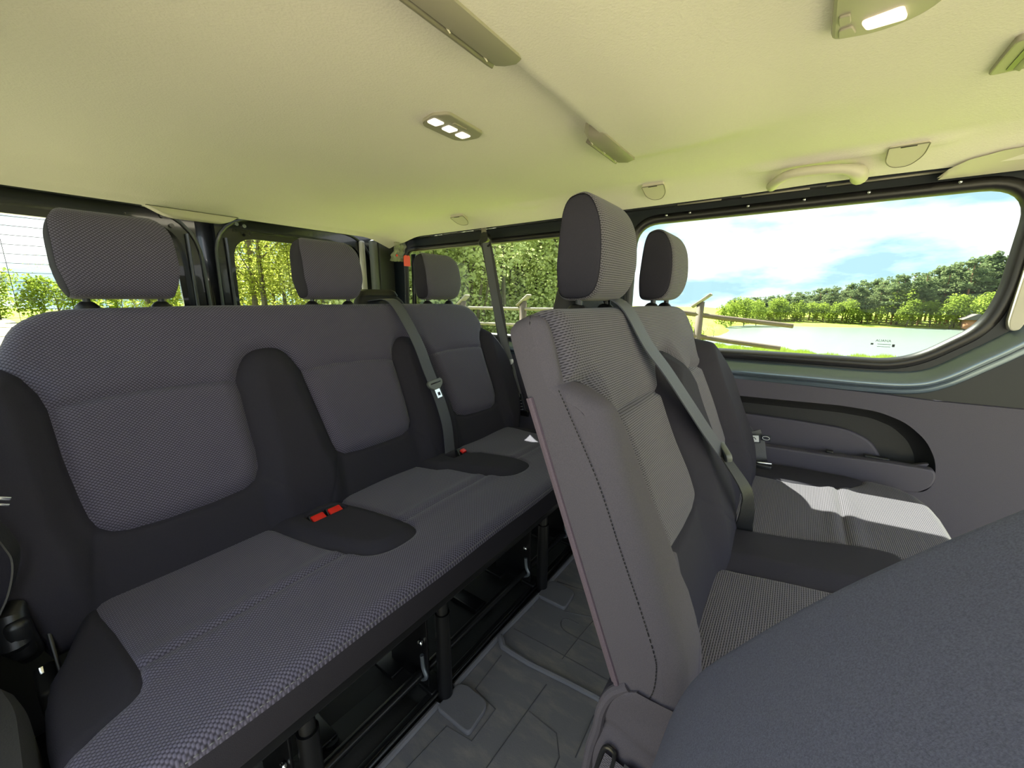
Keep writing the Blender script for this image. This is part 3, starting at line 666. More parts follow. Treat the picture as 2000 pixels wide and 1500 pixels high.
b = MB(); sh = [(p[0], p[1]) for p in inset(prof+[(p[0]-0.10, p[1]-0.06) for p in prof[::-1]], 0.0)]
po = [(p[0]-0.025, p[1]-0.018) for p in prof]+[(p[0]-0.095, p[1]-0.045) for p in prof[::-1]]
b.prism(po, -0.028, 0.441, 'x').build('backrest_front', 'blue', fs_)
b = MB().box((0.21, -0.17, 0.39), (0.44, 0.40, 0.11), bev=0.03).build('seat_cushion', 'plain', fs_)
b = MB(); b.tube([(0.03, -0.28, 0), (0.03, -0.28, 0.34)], 0.018).tube([(0.40, -0.28, 0), (0.40, -0.28, 0.34)], 0.018).box((0.21, -0.16, 0.33), (0.40, 0.34, 0.03), bev=0.005)
b.build('seat_frame', 'metal', fs_)

# ================================================================== VEHICLE SHELL
def st(o, name=None): o['kind'] = 'structure'; return o
# floor and rubber mat
st(MB().box((0.70, 0.6, -0.035), (1.92, 3.6, 0.05)).build('floor', mat('black_carpet', (0.010, 0.010, 0.011), 0.75, bump=0.4, bscale=400), None))
fm = empty('rubber_floor_mat', (0.8, 0.0, 0.0), 'dark grey moulded rubber floor mat with raised rim between the two benches', 'floor mat')
b = MB()
sheet = [(-0.12, -1.0), (1.56, -1.0), (1.56, 0.600), (1.10, 0.606), (1.072, 0.606), (1.070, 0.590), (1.058, 0.578), (1.042, 0.574), (1.026, 0.578), (1.014, 0.590), (1.008, 0.604), (0.80, 0.612), (0.60, 0.612), (0.597, 0.594), (0.586, 0.582), (0.569, 0.578), (0.553, 0.582), (0.543, 0.596), (0.540, 0.612), (0.30, 0.614), (0.268, 0.612), (0.264, 0.596), (0.240, 0.580), (0.216, 0.596), (0.212, 0.612), (-0.12, 0.612)]
b.prism(sheet, -0.008, 0.0, 'z'); b.build('mat_sheet', 'mat', fm)
b = MB()
edge = [(x, y, 0.006) for x, y in sheet[2:]]
pts = [];
for a, c in zip(edge, edge[1:]):
    pts.append(a)
    if math.dist(a, c) > 0.06: pts.append(tuple(Vector(a).lerp(Vector(c), 0.5)))
pts.append(edge[-1])
b.tube(pts, 0.008, 8); b.build('mat_rim', 'mat', fm)
b = MB(); b.tube([(0.791, 0.606, 0.012), (0.785, 0.598, 0.012), (0.771, 0.580, 0.006), (0.771, 0.555, 0.004), (0.772, 0.489, 0.004), (0.785, 0.38, 0.004), (0.792, 0.30, 0.004), (0.792, -0.1, 0.004)], [0.008, 0.010, 0.009, 0.008, 0.008, 0.008, 0.008, 0.008], 8)
b.build('mat_rib', 'mat', fm)
for x0_, x1_ in ((0.531, 0.615), (1.000, 1.090), (0.205, 0.290)):
    MB().prism(roundpoly([(x0_, 0.500), (x1_, 0.506), (x1_+0.004, 0.585), (x1_-0.01, 0.606), (x0_, 0.606)], [0.014, 0.022, 0.014, 0.018, 0.012]), 0.0, 0.014, 'z', bev=0.003).build('foot_pad', 'mat', fm)
b = MB()
def groove(pts): b.tube([(x, y, 0.0002) for x, y in pts], 0.0016, 5)
groove([(0.847, 0.595), (0.853, 0.448), (0.856, 0.283), (0.858, 0.0)])
groove(spline([(0.93, 0.05), (0.935, 0.32), (0.931, 0.42), (0.933, 0.465), (0.945, 0.484), (0.965, 0.490), (0.979, 0.475), (0.981, 0.44)], 4))
groove([(1.06, 0.404), (0.995, 0.411), (0.94, 0.417), (0.84, 0.423)]); groove([(1.0, 0.50), (1.03, 0.42), (1.035, 0.1)]); groove([(1.11, 0.59), (1.13, 0.45), (1.13, 0.1)])
groove([(0.39, 0.57), (0.52, 0.56), (0.53, 0.49), (0.62, 0.49), (0.63, 0.565), (0.75, 0.57)])
groove([(0.455, 0.50), (0.46, 0.43), (0.75, 0.42)]); groove([(0.52, 0.30), (0.62, 0.31), (0.66, 0.34), (0.665, 0.42)]); groove([(0.64, 0.28), (0.75, 0.285)]); groove([(0.40, 0.44), (0.42, 0.2), (0.43, 0.0)])
b.build('mat_groove', mat('rubber_groove', (0.06, 0.06, 0.065), 0.6), fm)
# dusty smears on the mat keep their own shapes
dust = bpy.data.materials.new('dusty_rubber'); dust.use_nodes = True
nt = dust.node_tree; bs = nt.nodes['Principled BSDF']; bs.inputs['Roughness'].default_value = 0.6
t_ = nt.nodes.new('ShaderNodeTexCoord'); mp_ = nt.nodes.new('ShaderNodeMapping'); mp_.inputs['Scale'].default_value = (6, 2.2, 3); mp_.inputs['Rotation'].default_value = (0, 0, 0.6)
z_ = nt.nodes.new('ShaderNodeTexNoise'); z_.inputs['Scale'].default_value = 3.2; z_.inputs['Detail'].default_value = 9; z_.inputs['Roughness'].default_value = 0.65
r_ = nt.nodes.new('ShaderNodeValToRGB'); r_.color_ramp.elements[0].position = 0.48; r_.color_ramp.elements[0].color = (0.135, 0.133, 0.146, 1); r_.color_ramp.elements[1].position = 0.74; r_.color_ramp.elements[1].color = (0.24, 0.22, 0.20, 1)
nt.links.new(t_.outputs['Object'], mp_.inputs['Vector']); nt.links.new(mp_.outputs['Vector'], z_.inputs['Vector']); nt.links.new(z_.outputs['Fac'], r_.inputs['Fac']); nt.links.new(r_.outputs['Color'], bs.inputs['Base Color'])
z2 = nt.nodes.new('ShaderNodeTexNoise'); z2.inputs['Scale'].default_value = 300; bp_ = nt.nodes.new('ShaderNodeBump'); bp_.inputs['Strength'].default_value = 0.4; bp_.inputs['Distance'].default_value = 0.001
nt.links.new(t_.outputs['Object'], z2.inputs['Vector']); nt.links.new(z2.outputs['Fac'], bp_.inputs['Height']); nt.links.new(bp_.outputs['Normal'], bs.inputs['Normal'])
for ob in fm.children:
    if ob.name.startswith('mat_sheet'): ob.data.materials[0] = dust
# floor rails and anchor plates under the rear bench
fr_ = empty('floor_rail', (0.75, 0.64, 0.0), 'black steel cross rail on the floor along the front of the rear bench', 'floor rail')
MB().box((0.75, 0.640, 0.004), (1.50, 0.016, 0.026), bev=0.003).build('rail', 'metal', fr_)
MB().tube([(0.0, 0.626, 0.016), (1.5, 0.626, 0.016)], 0.004, 8).build('rail_lip', 'metal', fr_)
for ax, ay in ((0.86, 0.76), (0.34, 0.78)):
    an = empty('floor_anchor', (ax, ay, -0.01), ('black floor anchor with bright rivet under the rear bench, right of its middle post' if ax > 0.5 else 'black floor anchor under the rear bench, left of its middle post'), 'anchor plate', 'floor anchors under the rear bench')
    MB().box((ax-0.01, ay+0.03, 0.0), (0.05, 0.12, 0.022), bev=0.003).build('plate', 'metal', an)
    MB().tube([(ax, ay-0.025, -0.008), (ax, ay-0.025, 0.006)], 0.018, 20).build('disc', 'metal', an)
    MB().tube([(ax, ay-0.025, 0.005), (ax, ay-0.025, 0.009)], 0.006, 12).build('rivet', 'steel', an)
st(MB().prism([(0.2, 0.66), (0.52, 0.66), (0.50, 0.78), (0.2, 0.80)], -0.01, -0.005, 'z').build('trim_1', mat('textured_floor_mat', (0.035, 0.035, 0.036), 0.8, bump=0.8, bscale=150), None))

# ceiling
def ceil_z(P):
    x, y = P[:, 0], P[:, 1]; xr = np.maximum(x-1.40, 0.04-x)
    z = np.full(len(P), 1.372) - 0.338*np.maximum(xr, 0) - 0.010*np.exp(-(xr/0.02)**2)*0.4
    z -= 0.030*sm(y, 1.70, 1.90)+0.016*sm(y, 1.90, 1.97)
    bx = sm(1.16-x, 0, 0.12)*sm(x+0.02, 0, 0.1)
    z -= 0.020*sm(0.425-y, 0, 0.035)*sm(y, 0.05, 0.30)*bx
    z -= 0.006*sm(0.425-y, 0, 0.035)*sm(y, -0.3, 0.10)*bx
    z += 0.004*np.sin(x*9)*np.cos(y*5)*sm(0.2-y, 0, 0.2)
    # raised mouldings around the coat hooks and the grab handle on the side rail
    z -= 0.008*np.exp(-(((x-1.41)/0.02)**2))*sm(y, -0.28, -0.22)*sm(0.20-y, 0, 0.06)
    z -= 0.008*np.exp(-(((x-1.41)/0.02)**2))*sm(y, 0.85, 0.92)*sm(1.0-y, 0, 0.05)
    return z
pt = Patch(-0.09, 1.53, -1.2, 1.97, 0.015); Pn = np.array(pt.P)
me = pt.mesh('ceiling', pt.polys, np.column_stack([Pn, ceil_z(Pn)]), 'headliner', None); st(me)
st(MB().box((0.715, 0.40, 1.44), (1.81, 3.3, 0.03)).build('trim_2', 'paintblack', None))
zc = lambda x, y: float(ceil_z(np.array([[x, y]]))[0])

# side wall with two windows
W1 = 1.60
def PX(x): return lambda p: (x, p[0], p[1])
big_in = roundpoly([(-0.285, 0.828), (0.50, 0.828), (0.555, 0.87), (0.548, 1.277), (-0.423, 1.277), (-0.421, 1.10), (-0.400, 0.945)], [0.06, 0.05, 0.05, 0.075, 0.075, 0.2, 0.06], 8)
big_in = roundpoly([(-0.270, 0.829), (0.555, 0.826), (0.548, 1.277), (-0.428, 1.277), (-0.418, 1.02), (-0.396, 0.935)], [0.07, 0.07, 0.08, 0.085, 0.10, 0.06], 8)
q_in = roundpoly([(0.800, 0.826), (1.86, 0.83), (1.915, 0.90), (1.90, 1.262), (0.800, 1.262)], [0.05, 0.06, 0.06, 0.05, 0.05], 8)
def grow(poly, d): return inset(poly, -d)
b = MB()
big_hole = grow(big_in, 0.034); q_hole = grow(q_in, 0.028)
ring_wall(b, [(-0.60, 0.72), (0.72, 0.72), (0.72, 1.36), (-0.60, 1.36)], big_hole, PX(W1), Pin=PX(W1+0.018))
ring_wall(b, [(0.72, 0.72), (2.10, 0.72), (2.10, 1.36), (0.72, 1.36)], q_hole, PX(W1), Pin=PX(W1+0.018))
b.add([(W1, -1.2, -0.03), (W1, -0.60, -0.03), (W1, -0.60, 0.72), (W1, -1.2, 0.72)], [(0, 1, 2, 3)])
st(b.build('wall_right', 'wallpaint', None, smooth=False))
def seal(poly, x, w, h, name='rubber_seal'):
    """bulging rubber frame following the window outline"""
    b = MB(); ins_ = poly; secs = [(0.0, 0.011), (-0.002, 0.010), (0.20, -0.006), (0.5, -0.010), (0.80, -0.006), (1.02, 0.006), (1.0, 0.012)]
    rings = [[(x+dx*h, p[0], p[1]) for p in grow(poly, w*s_)] for s_, dx in [(a, c) for a, c in secs]]
    nn = len(poly); v = [p for q in rings for p in q]; f = []
    for i in range(len(rings)-1):
        for j in range(nn): f.append((i*nn+j, i*nn+(j+1) % nn, (i+1)*nn+(j+1) % nn, (i+1)*nn+j))
    b.add(v, f); return b
wn = MB().prism(grow(big_in, 0.03), 1.612, 1.617, 'x').build('window_1', 'glass', None); st(wn)
seal(big_in, 1.600, 0.037, 1.0).build('rubber_seal', 'seal', wn, auto=False)
# frosted maker's mark etched in the corner of the pane
mk = MB()
def mkq(y, z, wy, hz): mk.add([(1.6112, y, z), (1.6112, y-wy, z), (1.6112, y-wy, z+hz), (1.6112, y, z+hz)], [(0, 1, 2, 3)])
mtx = Matrix(((0, 0, -1, 1.6112), (-1, 0, 0, -0.217), (0, 1, 0, 0.881), (0, 0, 0, 1)))
text_mesh('pane_print', 'AUANA', 0.010, 'navy', mtx, wn)
for i, (yy, zz, wy, hz) in enumerate([(-0.190, 0.868, 0.006, 0.005), (-0.205, 0.870, 0.030, 0.0014), (-0.238, 0.864, 0.006, 0.008), (-0.205, 0.863, 0.030, 0.0012)]): mkq(yy, zz, wy, hz)
mk.build('pane_print', 'navy', wn, smooth=False)
wn2 = MB().prism(grow(q_in, 0.025), 1.612, 1.617, 'x').build('window_2', 'glass', None); st(wn2)
seal(q_in, 1.600, 0.030, 1.0).build('rubber_seal', 'seal', wn2, auto=False)
MB().prism([(1.845, 0.84), (1.875, 0.84), (1.865, 1.25), (1.835, 1.25)], 1.60, 1.611, 'x').build('pane_divider', 'seal', wn2)
# painted sill ledges below the windows
sill_pts = [(2.05, 0.766), (1.4, 0.766), (0.7, 0.766), (0.22, 0.760), (-0.05, 0.762), (-0.20, 0.763), (-0.29, 0.770), (-0.345, 0.792), (-0.41, 0.846), (-0.452, 0.883), (-0.485, 0.918), (-0.512, 0.97), (-0.530, 1.05), (-0.548, 1.25)]
sp3 = spline(sill_pts, 5)
def band(pts, secs):
    b = MB(); nn = len(pts); rings = []
    for i, p in enumerate(pts):
        a = Vector(pts[max(i-1, 0)]); c = Vector(pts[min(i+1, nn-1)]); t = (c-a).normalized(); nm = Vector((t.y, -t.x))
        if nm.dot(Vector((0, -1)) if abs(t.x) > abs(t.y) else Vector((-1, 0))) < 0: nm = -nm
        nm = Vector((t.y, -t.x)); nm = nm if nm.y < 0 or (abs(nm.y) < 0.3 and nm.x < 0) else -nm
        rings.append([(x, p[0]+nm.x*o, p[1]+nm.y*o) for o, x in secs])
    k = len(secs); v = [q for r2 in rings for q in r2]; f = [(i*k+j, i*k+j+1, (i+1)*k+j+1, (i+1)*k+j) for i in range(nn-1) for j in range(k-1)]
    return b.add(v, f)
band(sp3, [(-0.030, 1.606), (-0.027, 1.598), (-0.020, 1.593), (-0.008, 1.582), (0.004, 1.575), (0.012, 1.574), (0.018, 1.579), (0.022, 1.588), (0.028, 1.592), (0.034, 1.590), (0.038, 1.594), (0.042, 1.602)]).build('trim_3', 'paint', None, auto=False)['kind'] = 'structure'
# plastic lower side panel with a moulded pocket
pocket = roundpoly([(0.42, 0.655), (0.02, 0.667), (-0.144, 0.673), (-0.236, 0.668), (-0.30, 0.645), (-0.350, 0.600), (-0.378, 0.545), (-0.388, 0.48), (-0.372, 0.440), (-0.30, 0.428), (0.10, 0.470), (0.42, 0.480)], 0.025, 4)
b = MB(); fr2 = [(-0.62, 0.0), (0.72, 0.0), (0.72, 0.745), (0.20, 0.724), (-0.05, 0.724), (-0.25, 0.722), (-0.35, 0.718), (-0.62, 0.722)]
XW = 1.592
ring_wall(b, fr2, pocket, PX(XW), Pin=PX(XW+0.012))
b.add([(XW, 0.72, 0.0), (XW, 2.12, 0.0), (XW, 2.12, 0.735), (XW, 0.72, 0.735)], [(0, 1, 2, 3)])
b.add([(XW, -0.62, 0.722), (XW, -0.35, 0.718), (XW, -0.25, 0.722), (XW, -0.05, 0.724), (XW, 0.20, 0.724), (XW, 0.72, 0.735), (XW, 2.12, 0.735), (W1+0.01, 2.12, 0.738), (W1+0.01, 0.72, 0.738), (W1+0.01, 0.20, 0.728), (W1+0.01, -0.05, 0.728), (W1+0.01, -0.25, 0.726), (W1+0.01, -0.35, 0.722), (W1+0.01, -0.62, 0.726)], [(i, i+1, 12-i, 13-i) for i in range(6)])
sp_ = b.build('trim_4', 'trim', None, smooth=True); st(sp_)
b = MB(); inn = inset(pocket, 0.035); nn = len(pocket)
ring = [[(XW+0.012, *p) for p in pocket], [(XW+0.022, *p) for p in inset(pocket, 0.006)], [(XW+0.045, *p) for p in inset(pocket, 0.020)], [(XW+0.055, *p) for p in inn]]
v = [p for q in ring for p in q]; f = [(i*nn+j, i*nn+(j+1) % nn, (i+1)*nn+(j+1) % nn, (i+1)*nn+j) for i in range(3) for j in range(nn)]; f.append(tuple(3*nn+j for j in range(nn)))
b.add(v, f).build('pocket_recess', 'trimdark', sp_)  # darker than the panel: the shade inside the pocket put into the colour
back_in = roundpoly([(0.42, 0.590), (-0.032, 0.594), (-0.177, 0.590), (-0.240, 0.562), (-0.270, 0.515), (-0.275, 0.47), (0.42, 0.46)], 0.03, 5)
MB().prism(back_in, XW+0.040, XW+0.058, 'x', bev=0.008).build('pocket_back', 'trim', sp_)
lip = roundpoly([(0.42, 0.497), (0.044, 0.501), (-0.126, 0.508), (-0.273, 0.518), (-0.378, 0.520), (-0.385, 0.495), (-0.378, 0.465), (-0.352, 0.440), (-0.30, 0.431), (0.10, 0.40), (0.42, 0.40)], 0.012, 4)
MB().prism(lip, XW-0.018, XW+0.018, 'x', bev=0.006).build('pocket_lip', 'trim', sp_)
MB().prism(roundpoly([(-0.375, 0.535), (-0.30, 0.435), (0.42, 0.38), (0.42, 0.46), (-0.30, 0.50)], 0.02, 4), XW+0.006, XW+0.02, 'x').build('pocket_base', 'trim', sp_)
MB().box((XW+0.016, -0.14, 0.511), (0.02, 0.02, 0.010), bev=0.003).box((XW+0.020, -0.255, 0.516), (0.02, 0.06, 0.012), bev=0.003).build('pocket_clip', 'black', sp_)
# B-pillar
cr_ = MB().prism(roundpoly([(-0.441, 0.945), (-0.447, 0.924), (-0.463, 0.926), (-0.474, 0.96), (-0.50, 1.34), (-0.456, 1.34), (-0.446, 1.07)], [0.01, 0.01, 0.01, 0.01, 0.01, 0.01, 0.01], 4), 1.574, 1.60, 'x', bev=0.003); cr_ = cr_.build('trim_5', 'cream', None); st(cr_)
st(MB().box((1.60, -0.72, 1.03), (0.06, 0.22, 0.70), bev=0.01).build('trim_6', 'paintblack', None))
# upper rail above windows, with clips
rl = MB().box((1.590, 0.75, 1.345), (0.03, 2.7, 0.03), bev=0.004).build('trim_7', 'paintblack', None); st(rl)
for (ya, yb) in ((-0.30, -0.02), (0.02, 0.20), (0.26, 0.40), (1.22, 1.32), (1.36, 1.47), (1.58, 1.66)):
    MB().tube([(1.572, ya, 1.3305), (1.572, yb, 1.3305)], 0.0030, 8).build('rail_clip', 'steel' if ya > 1 else 'lampplastic', rl)
b = MB()
for yy in (-0.30, -0.12, 0.03, 0.18, 0.36, 0.44): b.tube([(1.594, yy, 1.303), (1.586, yy, 1.303)], 0.004, 10)
b.build('seal_stud', 'steel', rl)
# plastic header cover near the B-pillar
hc = [(-0.249, 1.318, 1.556), (-0.262, 1.330, 1.525), (-0.290, 1.340, 1.500), (-0.34, 1.346, 1.480), (-0.45, 1.350, 1.468), (-0.75, 1.352, 1.46)]
b = MB(); v = []
for y, z, x in hc: v += [(x, y, z-0.006), (1.535, y-0.004, z-0.02 if y < -0.27 else z-0.01), (1.580, y-0.006, 1.312)]
f = []
for i in range(len(hc)-1):
    for j in range(2): f.append((i*3+j, i*3+j+1, (i+1)*3+j+1, (i+1)*3+j))
b.add(v, f).build('trim_8', 'linerplastic', None, auto=False)['kind'] = 'structure'

# ---------------- rear doors
YD = 2.15
def PY(y): return lambda p: (p[0], y, p[1])
kd = YD/2.03
rw_in = roundpoly([(0.79, 0.70), (1.46, 0.70), (1.42, 1.272), (0.80, 1.272)], [0.07, 0.07, 0.10, 0.10], 8)
lw_in = roundpoly([(-0.06, 0.70), (0.59, 0.70), (0.578, 1.268), (-0.02, 1.268)], [0.07, 0.07, 0.11, 0.10], 8)
for k_, (hole, x0_, x1_) in enumerate(((lw_in, -0.16, 0.655), (rw_in, 0.725, 1.56))):
    outer = roundpoly([(x0_, -0.02), (x1_, -0.02), (x1_, 1.40), (x0_, 1.40)], 0.02)
    b = MB(); ring_wall(b, outer, grow(hole, 0.052), PY(YD-0.035)); ring_wall(b, grow(hole, 0.052), grow(hole, 0.030), lambda p: (p[0], YD-0.035, p[1]), Pin=PY(YD+0.0))
    ring_wall(b, grow(hole, 0.034), hole, PY(YD-0.004), Pin=PY(YD+0.012))
    nn = len(outer); b.add([(p[0], YD-0.035, p[1]) for p in outer]+[(p[0], YD+0.03, p[1]) for p in outer], [(j, (j+1) % nn, nn+(j+1) % nn, nn+j) for j in range(nn)])
    d = b.build('door_%d' % (k_+1), 'paintblack', None); st(d)
    b = MB(); b.tube([(p[0], YD-0.041, p[1]) for p in grow(hole, 0.082)], 0.0065, 8, closed=True); b.build('door_weatherstrip', mat('door_strip', (0.06, 0.065, 0.065), 0.3) if k_ == 0 else bpy.data.materials['door_strip'], d)
    MB().prism(grow(hole, 0.01), YD+0.004, YD+0.008, 'y').build('heated_pane', 'glassrear', d)
    ex = x1_-0.035 if k_ == 0 else x0_+0.035
    MB().tube([(ex, YD-0.046, 0.2), (ex, YD-0.046, 1.26)], 0.006, 8).build('edge_flange', bpy.data.materials['door_strip'], d)
    b = MB(); bx = ex-0.05 if k_ == 0 else ex+0.05
    for dx, dz in (((-0.02, 1.318), (0.03, 1.318), (0.005, 1.285)) if k_ == 0 else ((0.0, 1.325), (0.03, 1.32))): b.tube([(bx+dx, YD-0.037, dz), (bx+dx, YD-0.047, dz)], 0.008, 12)
    b.build('door_bolt', 'black' if k_ == 0 else 'steel', d)
    if k_ == 1:
        b = MB()
        for dx in (-0.01, 0.022, 0.052): b.tube([(bx+dx, YD-0.034, 1.295-dx*0.1), (bx+dx, YD-0.0375, 1.295-dx*0.1)], 0.0065, 12)
        b.build('door_hole', 'black', d)
st(MB().box((0.72, YD+0.06, 1.38), (1.9, 0.15, 0.10)).build('wall_rear', 'paintblack', None))
MB().prism(roundpoly([(0.46, 1.332), (0.77, 1.332), (0.72, 1.298), (0.53, 1.296)], [0.01, 0.01, 0.03, 0.03], 5), 1.955, 2.0, 'y', bev=0.006).build('trim_9', 'linerplastic', None)['kind'] = 'structure'
st(MB().box((0.69, YD+0.02, 0.69), (0.10, 0.05, 1.42)).build('trim_15', 'paintblack', None))
for wx in (-0.035, 1.475): st(MB().box((wx, 1.62, 0.33), (0.30, 0.66, 0.68), bev=0.06).build('trim_16' if wx < 0 else 'trim_17', 'trimdark', None))
# D-pillar strips in the corner
st(MB().box((1.485, 2.055, 0.68), (0.035, 0.05, 1.30), bev=0.012).build('trim_10', 'pillar', None))
st(MB().box((1.550, 2.035, 0.68), (0.100, 0.03, 1.30), bev=0.006).build('trim_11', mat('dark_green_grey_trim', (0.055, 0.062, 0.048), 0.7), None))
st(MB().box((1.44, 2.10, 0.70), (0.03, 0.03, 1.25), bev=0.012).build('trim_12', 'linerplastic', None))
# near-side wall (rear quarter only; the sliding door stands open)
b = MB(); nq = roundpoly([(0.95, 0.83), (1.9, 0.83), (1.9, 1.26), (0.95, 1.26)], 0.06)
ring_wall(b, [(0.70, -0.02), (2.12, -0.02), (2.12, 1.40), (0.70, 1.40)], nq, PX(-0.19))
st(b.build('wall_left', 'paintblack', None, smooth=False))
st(MB().prism(nq, -0.20, -0.196, 'x').build('window_3', 'glass', None))
st(MB().prism(roundpoly([(-0.19, 0.60), (-0.034, 0.60), (-0.032, 0.78), (-0.045, 0.86), (-0.19, 0.86)], [0.01, 0.04, 0.03, 0.02, 0.01]), 0.0, 0.475, 'z', bev=0.03).build('trim_13', mat('door_edge_trim', (0.045, 0.045, 0.052), 0.6, bump=0.3, bscale=500), None))
st(MB().box((-0.17, 0.5, -0.02), (0.10, 2.0, 0.03)).build('trim_14', 'blackmatt', None))
# near-side belt hardware at the left edge
nb = empty('near_side_belt', (-0.03, 1.0, 0.5), 'black belt and buckle hanging beside the left end of the rear bench', 'seat belt')
MB().ribbon(spline([(-0.045, 1.02, 0.95), (-0.03, 1.00, 0.70), (-0.012, 0.995, 0.62), (-0.008, 0.99, 0.585), (-0.020, 0.985, 0.54), (-0.04, 0.98, 0.50)], 5), (0.3, 1, 0.2), 0.035).build('webbing', 'webdark', nb)
MB().box((-0.006, 0.975, 0.694), (0.022, 0.006, 0.006), rot=Matrix.Rotation(0.5, 3, 'Y'), bev=0.001).box((-0.008, 0.975, 0.684), (0.020, 0.005, 0.004), rot=Matrix.Rotation(0.5, 3, 'Y'), bev=0.001).build('tongue', 'steel', nb)
MB().box((-0.026, 0.97, 0.455), (0.028, 0.035, 0.07), bev=0.010).build('buckle', 'black', nb)

# ================================================================== CEILING FITTINGS
rl_ = empty('reading_lamp', (0.71, 0.67, 1.36), 'small ceiling reading lamp with three lit lenses, above the rear bench', 'ceiling light')
pl = roundpoly([(0.648, 0.700), (0.640, 0.660), (0.655, 0.628), (0.770, 0.634), (0.786, 0.660), (0.778, 0.702), (0.760, 0.716), (0.665, 0.716)], 0.010, 4)
zl = zc(0.71, 0.67)
MB().prism(pl, zl-0.006, zl+0.01, 'z', bev=0.003).build('lamp_plate', 'lampplastic', rl_)
for xx in (0.664, 0.706, 0.748):
    q = roundpoly([(xx-0.015, 0.664), (xx+0.015, 0.664), (xx+0.013, 0.690), (xx-0.013, 0.690)], 0.005, 4)
    MB().prism(q, zl-0.0085, zl-0.004, 'z', bev=0.0015).build('lens', 'lens', rl_)
MB().prism(roundpoly([(0.690, 0.645), (0.728, 0.645), (0.728, 0.654), (0.690, 0.654)], 0.002), zl-0.0085, zl-0.004, 'z').build('switch', 'lampplastic', rl_)
dl = empty('dome_lamp', (0.74, -0.04, 1.36), 'larger ceiling lamp with one warm lit lens at the top edge of the picture', 'ceiling light')
zl = min(zc(0.74, -0.04), zc(0.7, 0.0))
pl = roundpoly([(0.725, 0.012), (0.795, -0.075), (0.79, -0.12), (0.70, -0.13), (0.60, -0.08), (0.60, 0.0), (0.64, 0.012)], [0.012, 0.03, 0.02, 0.02, 0.02, 0.02, 0.02], 5)
pl = roundpoly([(0.785, 0.012), (0.60, 0.016), (0.60, -0.10), (0.72, -0.115), (0.785, -0.085), (0.80, -0.04)], [0.014, 0.02, 0.02, 0.03, 0.03, 0.03], 5)
MB().prism(pl, zl-0.012, zl+0.01, 'z', bev=0.005).build('lamp_plate', 'lampplastic', dl)
MB().prism(roundpoly([(0.775, -0.026), (0.752, -0.018), (0.745, -0.058), (0.775, -0.066)], 0.006, 4), zl-0.016, zl-0.009, 'z', bev=0.002).build('lens', 'lens2', dl)
MB().prism(roundpoly([(0.776, -0.016), (0.756, -0.010), (0.757, 0.004), (0.777, 0.003)], 0.004, 4), zl-0.0145, zl-0.009, 'z', bev=0.001).build('switch', 'lampplastic', dl)
MB().prism(roundpoly([(0.745, -0.008), (0.725, -0.006), (0.725, 0.006), (0.747, 0.004)], 0.003, 4), zl-0.0145, zl-0.009, 'z', bev=0.001).build('switch', 'lampplastic', dl)
for (nm, pos, en, col) in (('dome_light', (0.76, -0.04, 1.30), 0.04, (1, 0.85, 0.6)),):
    ld = bpy.data.lights.new(nm, 'POINT'); ld.energy = en; ld.color = col; ld.shadow_soft_size = 0.03; lo = bpy.data.objects.new(nm, ld); COL.objects.link(lo); lo.location = pos
def vent(x0_, x1_, y, lab, nm='air_vent'):
    v_ = empty(nm, ((x0_+x1_)/2, y, 1.36), lab, 'air vent', 'slim roof vents across the ceiling'); z0_ = zc((x0_+x1_)/2, 0.45)
    b = MB(); yz = [(y-0.030, -0.030), (y-0.012, -0.034), (y+0.012, -0.030), (y+0.024, -0.010), (y+0.022, 0.004), (y-0.03, 0.004)]
    rings = []
    for t, s_ in ((0, 0.05), (0.10, 0.75), (0.16, 1.0), (0.84, 1.0), (0.90, 0.75), (1.0, 0.05)):
        rings.append([(x0_+(x1_-x0_)*t, y-0.008+(p-y+0.008)*s_, z0_-0.010+(q+0.010)*s_) for p, q in yz])
    loft(b, rings); b.build('vent_body', 'lampplastic', v_)
    MB().box(((x0_+x1_)/2+0.01, y+0.019, z0_-0.021), ((x1_-x0_)*0.62, 0.014, 0.018), rot=Matrix.Rotation(R(35), 3, 'X'), bev=0.002).build('vent_slot', mat('vent_dark', (0.17, 0.155, 0.125), 0.4) if 'vent_dark' not in bpy.data.materials else bpy.data.materials['vent_dark'], v_)
    for k in range(3): MB().tube([(x0_+(x1_-x0_)*(0.2+0.27*k), y+0.026, z0_-0.010), (x0_+(x1_-x0_)*(0.2+0.27*k)+0.006, y+0.010, z0_-0.034)], 0.0012, 6).build('vent_fin', 'linerplastic', v_)
vent(0.30, 0.583, 0.405, 'long slim ceiling air vent cut by the top edge of the picture')
vent(0.84, 1.10, 0.412, 'short slim ceiling air vent, in the middle of the picture beyond the long one')
v_ = empty('louvred_vent', (1.03, -0.27, 1.36), 'square louvred ceiling vent at the right edge of the picture', 'air vent')
z0_ = zc(1.03, -0.27)
b = MB(); q = roundpoly([(0.955, -0.205), (1.07, -0.205), (1.07, -0.34), (0.955, -0.34)], 0.01, 4); b.prism(q, z0_-0.008, z0_+0.006, 'z', bev=0.003); b.build('vent_frame', 'lampplastic', v_)
MB().prism(roundpoly([(0.968, -0.222), (1.057, -0.222), (1.057, -0.325), (0.968, -0.325)], 0.004, 3), z0_-0.0095, z0_-0.004, 'z').build('vent_slot', 'black', v_)
for k in range(5): MB().box((1.0125, -0.235-0.02*k, z0_-0.0105), (0.088, 0.009, 0.004), rot=Matrix.Rotation(R(30), 3, 'X'), bev=0.001).build('louvre', 'lampplastic', v_)
